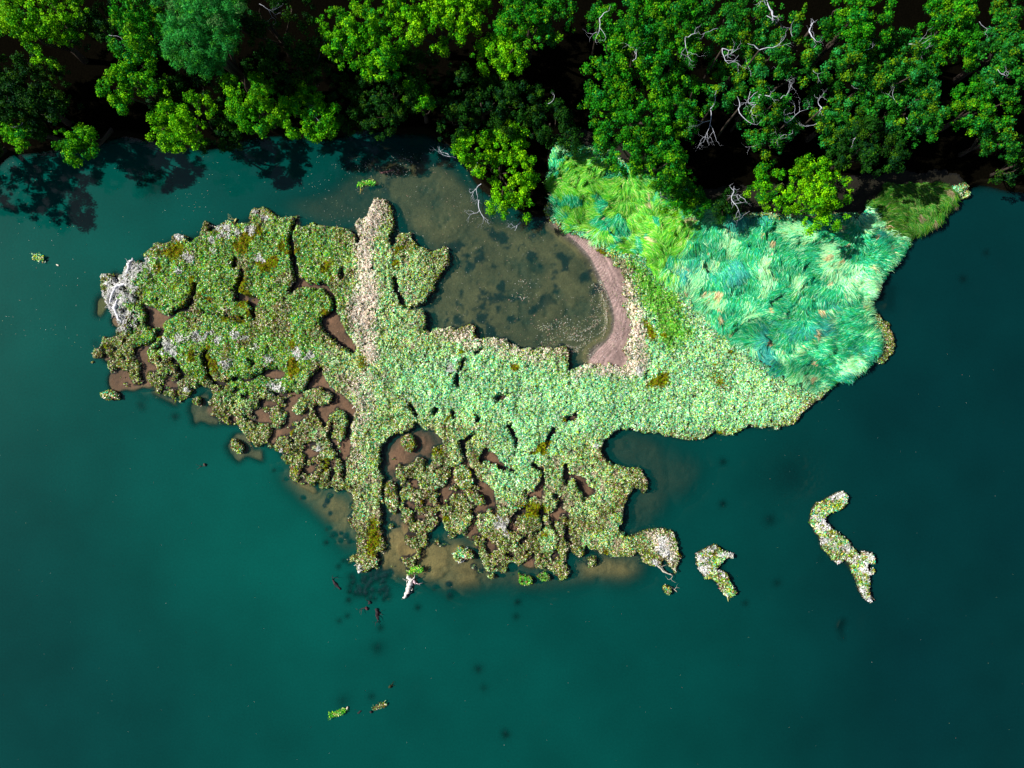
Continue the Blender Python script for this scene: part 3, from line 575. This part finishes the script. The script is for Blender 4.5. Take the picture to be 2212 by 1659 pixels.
# ------------------------------------------------------------------ trees
TCOL = {  # leaf palettes of different trees; 'dark' has shade painted into the leaf colour
 'bright': ([(.035, .24, .003), (.10, .36, .004), (.20, .46, .006), (.015, .15, .006), (.012, .20, .03)], [4, 5, 3, 3, 2]),
 'lime': ([(.16, .44, .004), (.26, .52, .006), (.06, .28, .004), (.02, .16, .006)], [4, 3, 4, 3]),
 'green': ([(.012, .16, .008), (.03, .24, .008), (.12, .30, .006), (.006, .08, .010), (.01, .19, .05)], [5, 4, 3.5, 3.5, 1.6]),
 'oak': ([(.012, .12, .010), (.02, .19, .025), (.12, .23, .006), (.006, .07, .012), (.02, .22, .09)], [5, 4, 2.5, 3, 2]),
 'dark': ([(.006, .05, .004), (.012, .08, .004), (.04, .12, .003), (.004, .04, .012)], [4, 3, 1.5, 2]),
 'fir': ([(.015, .17, .045), (.03, .24, .08), (.05, .26, .03), (.10, .22, .12), (.008, .10, .035)], [5, 3, 3, 1, 3])}
for k_ in ('bright', 'lime', 'green', 'oak', 'fir'): g_ = {'green': .9, 'oak': .95, 'bright': .85, 'lime': .88}.get(k_, 1.1); TCOL[k_] = ([(a_*1.25*g_, b_*1.4*g_, c_*.7*g_) for a_, b_, c_ in TCOL[k_][0]], TCOL[k_][1])
TREES = [  # kind, top height m, lobes (sheet x, y, radius in units), label, bleached branches
 ('lime', 12, "60,30,60 130,35,55 95,95,40 30,50,40", 'leafy yellow-green tree in the upper left corner', 0),
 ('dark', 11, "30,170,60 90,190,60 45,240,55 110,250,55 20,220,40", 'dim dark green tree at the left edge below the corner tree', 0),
 ('bright', 9, "50,290,32 75,265,30 35,262,26", 'small green tree leaning over the water at the left edge', 1),
 ('bright', 8, "170,330,30 185,300,24 150,300,26", 'small pointed tree tip hanging over the shaded left water', 0),
 ('dark', 9, "225,40,42 190,65,36 240,80,30", 'dim small tree between the corner tree and the tall green one', 1),
 ('green', 13, "300,30,45 330,80,45 285,85,36 325,20,40", 'tall mid-green tree left of the pale teal conifer', 0),
 ('fir', 17, "415,25,58 440,80,55 410,100,42 465,25,55 450,125,32", 'dense pale teal fine-leaved conifer in the upper left', 0),
 ('bright', 11, "310,150,45 260,190,38 320,195,45 290,215,30", 'bright green rounded tree below the dark clearing', 0),
 ('lime', 9, "370,255,38 430,240,36 400,290,36 350,280,28 365,310,18", 'lime-lit tree overhanging the water below the conifer', 0),
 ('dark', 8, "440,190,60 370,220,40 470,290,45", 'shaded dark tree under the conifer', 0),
 ('bright', 10, "530,190,44 585,225,44 520,225,30 560,255,34", 'bright tree over the bank, second lit crown right of the conifer', 0),
 ('bright', 9, "640,250,38 690,262,38 655,215,32 715,270,24", 'bright low crown over the bank, right next to another lit crown', 1),
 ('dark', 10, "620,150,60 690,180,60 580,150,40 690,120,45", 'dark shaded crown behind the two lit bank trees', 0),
 ('dark', 11, "560,25,55 630,20,45 530,70,35", 'very dim teal tree at the top edge beside the conifer', 1),
 ('bright', 13, "745,50,52 800,25,55 850,70,48 790,110,50 745,115,38 825,140,30", 'large bright green tree at the upper middle left', 0),
 ('lime', 12, "900,25,46 950,60,45 990,20,46 1030,30,36 880,70,30", 'lime-green tree at the top edge just left of centre', 0),
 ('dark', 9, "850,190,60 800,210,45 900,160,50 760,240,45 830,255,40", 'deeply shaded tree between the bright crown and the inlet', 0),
 ('bright', 8, "905,215,28 925,245,28 890,200,20", 'small sunlit crown alone in the dark gap above the inlet', 0),
 ('green', 12, "1130,25,52 1190,45,50 1155,70,40 1100,50,35", 'mid-green tree at the top centre', 0),
 ('lime', 10, "1070,115,38 1105,130,34 1040,125,22 1110,105,30", 'small sunlit yellow-green crown below the top centre tree', 0),
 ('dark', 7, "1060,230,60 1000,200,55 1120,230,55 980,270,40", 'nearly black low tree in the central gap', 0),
 ('dark', 7, "1200,265,40 1170,230,36 1220,300,34 1160,290,30", 'dim teal sapling left of the great central-right crown', 1),
 ('lime', 5, "1090,320,48 1020,320,36 1110,370,44 1060,370,32 1115,420,38 1085,440,28 1130,450,22 1000,320,22 1100,285,30", 'bright lime bush leaning out over the lagoon mouth', 0),
 ('green', 14, "1340,60,58 1400,40,60 1460,60,55 1370,120,55 1440,120,55 1310,110,40", 'great mid-green crown at the top right of centre', 1),
 ('green', 13, "1310,190,48 1370,200,55 1440,190,55 1300,240,40 1370,255,50 1440,250,50 1490,215,40", 'broad green tree in the middle of the right-hand wood', 0),
 ('green', 10, "1330,300,40 1400,320,46 1460,310,45 1350,345,36 1430,360,45 1470,370,36", 'green tree reaching down to the top of the tall grass', 0),
 ('green', 6, "1460,430,32 1500,445,28 1440,415,26 1490,415,26", 'low round bush where the tall grass meets the wood', 1),
 ('oak', 13, "1560,60,48 1620,50,52 1680,70,50 1590,120,50 1660,130,52 1720,110,40", 'oak with many bleached bare twigs at the top right', 9),
 ('oak', 11, "1560,195,42 1620,200,42 1680,190,45 1720,165,36 1660,235,30", 'oak draped with long white bare branches above the dark hollow', 8),
 ('oak', 8, "1640,280,36 1690,275,36 1660,310,28", 'sparse small oak with silvery twigs below the draped oak', 5),
 ('green', 14, "1800,25,48 1860,15,52 1830,70,42 1890,50,40", 'dense teal-green tree at the top edge on the right', 0),
 ('oak', 12, "1850,110,48 1900,140,52 1960,130,50 1830,150,40 1940,180,45 1990,170,36 1890,190,40", 'wide oak crown in the right-hand wood', 3),
 ('green', 12, "2040,50,50 2080,100,46 2020,110,40 2060,20,38", 'mid-green tree near the top right, left of the corner trees', 1),
 ('oak', 12, "2150,60,50 2190,110,48 2140,130,45 2200,30,45 2180,170,40", 'leafy oak in the upper right corner', 2),
 ('oak', 10, "1790,215,44 1830,250,42 1770,270,36 1810,290,36", 'oak with a curled white twig at its left edge, right of the dark hollow', 4),
 ('oak', 11, "1920,230,48 1980,215,46 1960,270,42 1900,260,38 2000,260,36", 'oak with dark gaps in the middle of the right wood', 3),
 ('green', 9, "2110,210,44 2150,230,40 2090,250,34", 'green tree at the right edge of the wood, halfway down', 1),
 ('oak', 8, "2110,300,36 2150,290,34 2170,310,28", 'teal-lit low tree near the shaded right water', 0),
 ('dark', 6, "2190,370,36 2205,330,36 2160,380,24", 'dark bush at the right edge above the water', 0),
 ('lime', 9, "1760,390,44 1740,430,40 1790,410,38 1730,455,26 1800,460,34 1760,470,30", 'bright lime round tree standing over the tall grass', 0),
 ('bright', 6, "1660,385,30 1670,425,34 1640,410,26 1690,395,24", 'small green tree immediately left of the lime round tree', 0),
 ('dark', 5, "1570,440,26 1600,450,22 1560,455,18", 'half-dead bush with white twigs at the grass edge', 5),
 ('dark', 10, "1860,300,50 1900,330,45 1830,330,40", 'deeply shaded low tree left of the grassy point', 0),
 ('dark', 12, "-75,140,60 -80,230,60 -60,190,50", 'shaded tree reaching in at the left edge', 0),  # this and the next stand out of view, added to shade the left water
 ('dark', 7.5, "-50,330,44 -65,385,44 -110,370,55 -30,300,34 -45,415,26", 'dark bank tree just beyond the lower left of the wood', 0),
]
def make_tree(kind, top, lobes, lab, nb, ti):
    rg = np.random.default_rng(100+ti)
    Ls = [tuple(map(float, l.split(','))) for l in lobes.split()]
    cz = max(top*.7, 2.5); W = []
    for (px, py, r) in Ls:
        rr = r*S; zc = top - rr*.9 - rg.uniform(0, .22)*top*(.5 if kind == 'fir' else 1); zc = max(zc, 1.2)
        x, y = P(px, py, zc); W.append((x, y, zc, rr*1.02))
    W = np.array(W); c0 = W[:, :2].mean(0); gz = float(zat(c0[0], c0[1])); gz = max(gz, -.3)
    cond = bool(samp(ll, c0[0], c0[1]) < .5)
    base = c0.copy()
    if cond:  # root it on the bank, leaning out over the water
        for k in range(60):
            if samp(ll, base[0], base[1]) > .6: break
            base[1] += .15
        gz = float(zat(base[0], base[1]))
    root = empty('broadleaf_tree' if kind != 'fir' else 'conifer_tree', (base[0], base[1], gz))
    if top <= 6.5: root.name = 'bush'
    tag(root, lab, 'bush' if top <= 6.5 else 'tree', 'trees of the riverside wood')
    b0 = np.array([base[0], base[1], gz-.1]); m = np.array([c0[0], c0[1], max(top*.5, gz+1)]); r0 = .06+.025*top
    parts = [tube([b0, b0*.6+m*.4+[.1, .1, 0], m, [c0[0], c0[1], max(top*.72, m[2]+.5)]], [r0, r0*.75, r0*.55, r0*.3], 8)]
    trunk = mesh('trunk', *parts[0], M_bark, None, root)
    lim = []
    for (x, y, zc, rr) in W:
        e = np.array([x, y, zc]); s = b0*.5+m*.5
        lim.append(tube([s, (s+e)/2+rg.normal(0, .2, 3), e, e+[rg.normal(0, .3), rg.normal(0, .3), rr*.5]], [r0*.45, r0*.3, r0*.2, r0*.08], 5))
    mesh('limbs', *join(lim), M_bark, None, trunk)
    # crown: puffs of leaves spread over lobes with gaps
    fir = kind == 'fir'; PC = []; PR = []; PS = []
    for (x, y, zc, rr) in W:
        n = int((19 if fir else 13)*rr*rr + 6)
        d = rg.normal(0, 1, (n, 3)); d[:, 2] = np.abs(d[:, 2])*1.0 - .35; d /= np.linalg.norm(d, axis=1, keepdims=True)
        f = rg.uniform(.55, 1.08, n)
        PC.append(np.array([x, y, zc]) + d*(rr*f)[:, None]*np.array([1, 1, .85])); PR.append((.2+.38*rg.random(n)**1.5)*(1 if not fir else 1.1)); PS.append(rg.uniform(.65, 1.25, n))
    PC = np.concatenate(PC); PR = np.concatenate(PR); PS = np.concatenate(PS)
    kp = vn(PC[:, 0]+PC[:, 2]*.7, PC[:, 1]-PC[:, 2]*.5, 1.25, 300+ti, 2) > (.0 if ti >= len(TREES)-2 else .30 if fir else .43)
    if kp.sum() > 20: PC, PR, PS = PC[kp], PR[kp], PS[kp]
    nl = ((105 if not fir else 105)*(PR/.4)**2).astype(int)
    pc = np.repeat(PC, nl, 0); pr = np.repeat(PR, nl); ps = np.repeat(PS, nl); N = len(pc)
    d = rg.normal(0, 1, (N, 3)); d[:, 2] += .35; d = unit(d)
    c = pc + d*(pr*rg.uniform(.35, 1.12, N))[:, None]; c[:, 2] = np.maximum(c[:, 2], gz+.3 if not cond else .35)
    nrm = unit(d + rg.normal(0, .55, (N, 3)) + [0, 0, .2]); t = unit(np.cross(nrm, rg.normal(0, 1, (N, 3)))); s = np.cross(nrm, t)
    sz = rg.uniform(.04, .095, N)*(1.0 if not fir else 1.0)
    V, Fq = quads(c, t, s, sz*(1.25 if not fir else 1.9), sz*(.85 if not fir else .35))
    cs, wt = TCOL[kind]; wt = np.array(wt)/np.sum(wt)
    pcx = rg.choice(len(cs), len(PC), p=wt); cl = np.array(cs)[np.where(rg.random(N) < .6, np.repeat(pcx, nl), rg.choice(len(cs), N, p=wt))]
    cl = cl*(ps*rg.uniform(.7, 1.4, N))[:, None]
    mesh('crown', V, Fq, M_leaf, np.repeat(cl, 4, 0), root, False)
    for k in range((2*nb+2)//3):
        l = W[rg.integers(len(W))]; a = rg.uniform(0, 6.28)
        dd = np.array([math.cos(a), math.sin(a)]); f = rg.uniform(.3, .8)
        p0 = [l[0]+dd[0]*l[3]*f, l[1]+dd[1]*l[3]*f, l[2]+l[3]*(.95-.45*f)+.12]
        Vb, Fb = join(branchy(p0, a+rg.normal(0, 1.2), rg.uniform(1.0, 2.4), rg.uniform(.016, .03), rg, 2, -.05))
        mesh('bare_branch', Vb, Fb, M_dead, None, root)
    return root
for ti, t in enumerate(TREES): make_tree(*t, ti)
# white dead snags poking out of the canopy, one by one where the photo shows them
SN = [("1668,25", 12.5, 1.3, .13, 2.0, 'thick bleached dead stub at the top edge right of centre'), ("1748,68", 11, 1.1, .12, 5.5, 'forked bleached stump standing in the dark gap at top right'),
      ("1640,205", 10, 2.2, .07, 4.6, 'slender white dead stem hanging into the dark hollow'), ("1535,235", 9, 3.4, .06, 4.9, 'long curved white dead branch on the left side of the dark hollow'),
      ("1595,235", 9.5, 2.4, .07, 5.0, 'spidery bleached dead treetop in the middle of the dark hollow'), ("1776,235", 10, 1.0, .08, 1.6, 'short hooked white snag between two oaks'),
      ("1700,265", 8.5, 2.2, .05, .5, 'silvery dead branch over the small sparse oak'), ("1580,425", 5, 2.0, .07, 4.8, 'bleached dead stem on the half-dead bush by the grass'),
      ("1560,105", 12.5, 2.6, .06, 4.4, 'crooked pale dead branch on the left of the twiggy oak'), ("1640,108", 12.8, 2.6, .06, .2, 'wavy pale dead branch across the twiggy oak'),
      ("1295,40", 12, 2.0, .06, 4.7, 'pale dead twigs in the narrow gap at top centre'), ("1480,80", 13, 2.2, .05, 4.9, 'pale dead branch at the right rim of the great crown')]
for i, (s, zt, ln, r, a, lab) in enumerate(SN):
    px, py = map(float, s.split(',')); x, y = P(px, py, zt); rg = np.random.default_rng(500+i); gz = float(zat(x, y))
    root = tag(empty('dead_snag', (x, y, gz)), lab, 'dead tree', 'bleached dead stems among the trees')
    mesh('trunk', *tube([(x+.3, y, gz-.1), (x+.1, y+.1, zt*.6), (x, y, zt)], [.14, .1, r], 6), M_bark, None, root)
    mesh('dead_limb', *join(branchy((x, y, zt), a, ln, r*.6, rg, 3, .1, .3)+branchy((x, y, zt), a+2.2, ln*.5, r*.8, rg, 2, .2, .4)), M_dead, None, root)

# ------------------------------------------------------------------ driftwood, stumps, posts
def log(s, z0, r, colr, lab, name='driftwood_log', twigs=2, seed=0, moss=None, cat='log'):
    rg = np.random.default_rng(900+seed); p = pl(s); pts = [(q[0], q[1], z0+rg.normal(0, .03)) for q in p]
    fine = []
    for a, b in zip(pts[:-1], pts[1:]):
        for k in range(4): fine.append(np.array(a)*(1-k/4)+np.array(b)*k/4+rg.normal(0, r*.25, 3))
    fine.append(np.array(pts[-1])); n = len(fine)
    root = tag(empty(name, (pts[0][0], pts[0][1], z0)), lab, cat, 'driftwood and stumps in the water')
    V, Fq = tube(fine, [r*(1.1-.6*abs(2*i/n-.8))*rg.uniform(.8, 1.2) for i in range(n)], 8); stem = mesh('stem', V, Fq, M_wood, np.array(colr), root)
    if twigs:
        br = []
        for k in range(twigs):
            q = fine[rg.integers(n)]; br += branchy(q, rg.uniform(0, 6.28), rg.uniform(.3, .9), r*.3, rg, 1, .3)
        mesh('twigs', *join(br), M_wood, np.array(colr)*1.1, stem)
    if moss:
        N = 260; q = np.array(fine)[rg.integers(n, size=N)] + rg.normal(0, r*.8, (N, 3)); q[:, 2] = z0 + r*rg.uniform(.5, 1.5, N)
        nm = np.full(N, moss, dtype='<U8'); V, Fq, c = leaves(q[:, 0], q[:, 1], q[:, 2], nm, .10, .05); mesh('moss', V, Fq, M_marsh, c, root, False)
    return root
pale = (.62, .55, .45); dk = (.035, .025, .03); ol = (.30, .30, .05); wt = (.78, .72, .66)
log("I 395,215 430,255 465,300", .04, .14, dk, 'dark waterlogged log with a pale tip, left of the straight spit end', seed=1)
log("I 725,405 735,425", .08, .15, dk, 'dark stump with a white top, upper of the two below the spit', 'stump', 1, 2, None, 'stump')
log("I 700,455 708,480", .05, .13, (.12, .04, .05), 'reddish dark stump just below and left of the white-topped one', 'stump', 1, 3, None, 'stump')
log("I 797,470 792,510 798,560", .08, .19, dk, 'row-shaped rotten dark stump standing offshore of the spit', 'stump', 3, 4, None, 'stump')
log("I 380,1425 420,1405 470,1385 505,1375", .06, .2, ol, 'long mossy yellow log floating low in the bottom water', seed=5, moss='yel')
log("I 520,1375 535,1345", .06, .1, pale, 'short curled pale piece at the end of the long mossy log', 'driftwood_piece', 0, 6, None, 'driftwood')
log("I 620,1405 655,1385", .03, .1, dk, 'small dark stick with yellow tip right of the mossy log', 'driftwood_piece', 1, 7, None, 'driftwood')
log("I 735,1395 752,1388", .05, .13, dk, 'black round post top in the bottom water between two logs', 'stump', 0, 8, None, 'stump')
log("I 775,1350 815,1335 865,1315", .06, .14, (.06, .07, .03), 'dark mossy log with a pale streak, right of the black post top', seed=9, moss='fringe')
log("I 900,1172 925,1155", .06, .14, (.03, .04, .015), 'single dark mossy stump above the bottom logs', 'stump', 1, 10, None, 'stump')
log("D 785,735 800,748", .08, .13, (.08, .06, .05), 'lone dark post in the open left water', 'stump', 1, 11, None, 'stump')
log("- 78,556 94,560", .06, .2, (.2, .24, .2), 'pale stump in the open water near the left edge', 'stump', 2, 12, 'mid', 'stump')
log("- 122,571 128,574", .03, .09, pale, 'small pale stick beside the left-edge stump', 'driftwood_piece', 0, 13, None, 'driftwood')
log("- 776,400 792,396 808,397", .06, .16, (.35, .30, .08), 'yellowish mossy log in the inlet above the marsh ridge', seed=14, moss='yel')
log("- 820,374 836,372 852,366", .05, .1, (.2, .1, .1), 'thin reddish branch floating in the inlet near the bank', seed=15)
log("I 1075,165 1095,230 1075,290 1035,370", .2, .26, wt, 'big forked bleached driftwood trunk lying off the marsh bottom', seed=16, moss=None, twigs=4)
log("I 1120,200 1140,245", .12, .16, (.7, .5, .55), 'pinkish wood lump beside the forked bleached trunk', 'driftwood_piece', 1, 17, None, 'driftwood')
log("I 655,60 650,100 640,140", .35, .22, wt, 'white driftwood on the end of the long straight spit', seed=18)
log("E 2020,1230 2080,1290 2140,1320", .35, .09, pale, 'long pale branch across the hooked lower right arm', seed=19)
log("E 2060,1210 2110,1175", .42, .07, wt, 'short white stick on the hooked lower right arm', seed=20, twigs=0)
log("F 215,1125 240,1145 262,1165", .1, .05, pale, 'thin stick poking from the dark round tussock', seed=21, twigs=1)
log("F 600,1180 630,1195 638,1235", .12, .06, (.5, .55, .2), 'yellow forked root at the tip of the chevron islet', seed=22)
log("F 610,880 640,895 660,915", .22, .08, (.5, .42, .1), 'yellow curled root on the upper arm of the chevron islet', seed=23)
log("F 1660,1190 1675,1220 1680,1245", .1, .07, (.6, .55, .4), 'pale root at the foot of the long zigzag islet', seed=24)
log("E 75,240 105,215 130,210", .2, .1, wt, 'white stick at the right corner of the long brown pool', seed=25)
log("E 760,1230 790,1232 815,1205", .12, .07, wt, 'white curved root on the small hooked islet', seed=26, twigs=0)
log("E 440,1300 490,1275 520,1280", .3, .2, (.4, .5, .03), 'yellow-green mossy stump above the forked bleached trunk', 'stump', 0, 27, 'yel', 'stump')
log("- 450,486 470,492", .0, .1, pale, 'pale stick by the small round tussock off the upper marsh', 'driftwood_piece', 1, 28, None, 'driftwood')
log("A 990,240 1000,215", .12, .09, (.55, .5, .2), 'yellowish stick on the upper edge of the marsh', 'driftwood_piece', 2, 29, None, 'driftwood')
for i, (s, a, ln, lab) in enumerate((("1045,395", 3.6, 1.8, 'tangle of white twigs on the bank under the lime bush'), ("1035,432", 4.3, 2.2, 'white forked branch reaching into the lagoon below the lime bush'),
      ("985,342", 2.9, 2.2, 'white bare branch over the muddy bank at the lagoon mouth'), ("1022,335", 5.2, 1.5, 'short white twigs at the left side of the lime bush'), ("1125,480",3.9,1.0,'pink dead twigs at the foot of the lime bush'))):
    x, y = P(*map(float, s.split(',')), .5); rg = np.random.default_rng(700+i)
    o = mesh('fallen_branch', *join(branchy((x, y, .55), a, ln, .06, rg, 3, -.02, .35)), M_dead, None); tag(o, lab, 'branch', 'fallen branches round the lime bush')
# white bleached mass at the western head of the marsh: fallen trunks lying flat
for i, (s, lab) in enumerate((("A 345,480 320,520 310,570 280,600", 'upper bleached trunk on the western head of the marsh'), ("A 300,640 250,655 215,700 200,760", 'middle curved bleached trunk on the western head of the marsh'),
      ("A 250,740 225,800 255,860 275,890", 'lowest bleached trunk on the western head of the marsh'))):
    log(s, .62, .17, (.74, .73, .78), lab, twigs=3, seed=40+i)

# ------------------------------------------------------------------ things afloat: scum, leaves
def inwater(x, y): return (zat(x, y) < -.02)
fx, fy, fs = [], [], []
def flecks(x, y, s):
    m = inwater(x, y); fx.append(x[m]); fy.append(y[m]); fs.append(np.full(m.sum(), s))
q = R.random((2600, 2)); xx, yy = P(q[:, 0]*1000, 330+q[:, 1]*420); k = R.random(2600) < vn(xx, yy, 5, 91, 2)**2*1.1; flecks(xx[k], yy[k], .028)
q = R.random((1600, 2)); xx, yy = P(700+q[:, 0]*640, 340+q[:, 1]*440); k = R.random(1600) < vn(xx, yy, 3, 92, 2); flecks(xx[k], yy[k], .03)
q = R.random((260, 2)); xx, yy = P(q[:, 0]*2212, 760+q[:, 1]*900); flecks(xx, yy, .02)
cxp, cyp = P(1215, 655)
for rr_, n_, w_ in ((4.9, 500, .07), (4.55, 420, .06), (4.2, 420, .07), (3.8, 300, .08), (3.3, 200, .12), (5.2, 300, .05), (4.7, 260, .04), (4.0, 220, .04)):
    a = R.uniform(-1.45, .55, n_); r_ = rr_*(1+.07*np.sin(2.3*a+rr_*2)+.05*np.sin(7*a+rr_*5)) + R.normal(0, w_*1.6, n_)*(.4+R.random(n_))
    k = R.random(n_) < 1.6*vn(a*3+rr_*4, rr_*7+a*0, .8, 93, 2)**2; a, r_ = a[k], r_[k]
    flecks(cxp + r_*np.cos(a), cyp + r_*1.05*np.sin(a), .033)
for (px, py, s_, n_) in ((1170, 708, 9, 45), (1190, 735, 12, 60), (1135, 640, 14, 40), (1210, 700, 24, 90), (1240, 720, 20, 110), (1130, 610, 10, 25), (860, 370, 14, 60), (790, 360, 12, 40), (880, 345, 16, 50), (1290, 770, 14, 120)):
    xx, yy = P(px+R.normal(0, s_, n_), py+R.normal(0, s_*.5, n_)); flecks(xx, yy, .04)
x = np.concatenate(fx); y = np.concatenate(fy); s = np.concatenate(fs); n = len(x)
a = R.uniform(0, 6.28, n); d = np.stack([np.cos(a), np.sin(a), 0*a], 1); sd = np.stack([-np.sin(a), np.cos(a), .25+0*a], 1)
V, Fq = quads(np.stack([x, y, .025+0*x], 1), d, sd, s*R.uniform(.6, 1.8, n), s*R.uniform(.4, .9, n))
fcx = np.array([(.65, .62, .55), (.5, .36, .25), (.35, .42, .2), (.6, .3, .25), (.2, .28, .24)])[R.choice(5, n, p=[.3, .25, .2, .1, .15])]
tag(mesh('floating_debris', V, Fq, M_fleck, np.repeat(fcx, 4, 0), smooth=False), 'pale leaf flecks and scum curling on the lagoon and inlet water', 'debris', kind='stuff')
# litter on the beach
q = R.random((5000, 2)); xx, yy = P(1180+q[:, 0]*200, 480+q[:, 1]*320); m = samp(beach, xx, yy) & (R.random(5000) < .8*vn(xx, yy, .8, 95)**2*2); xx, yy = xx[m], yy[m]; n = len(xx)
a = R.uniform(0, 6.28, n); d = np.stack([np.cos(a), np.sin(a), 0*a], 1); sd = np.stack([-np.sin(a), np.cos(a), .3+0*a], 1)
V, Fq = quads(np.stack([xx, yy, zat(xx, yy)+.02], 1), d, sd, R.uniform(.02, .09, n), R.uniform(.02, .05, n))
bcx = np.array([(.08, .05, .06), (.45, .4, .3), (.12, .16, .04), (.55, .45, .45)])[R.choice(4, n, p=[.4, .2, .2, .2])]
tag(mesh('beach_litter', V, Fq, M_fleck, np.repeat(bcx, 4, 0), smooth=False), 'dark pebbles and leaf litter strewn on the mauve mud beach', 'litter', kind='stuff')
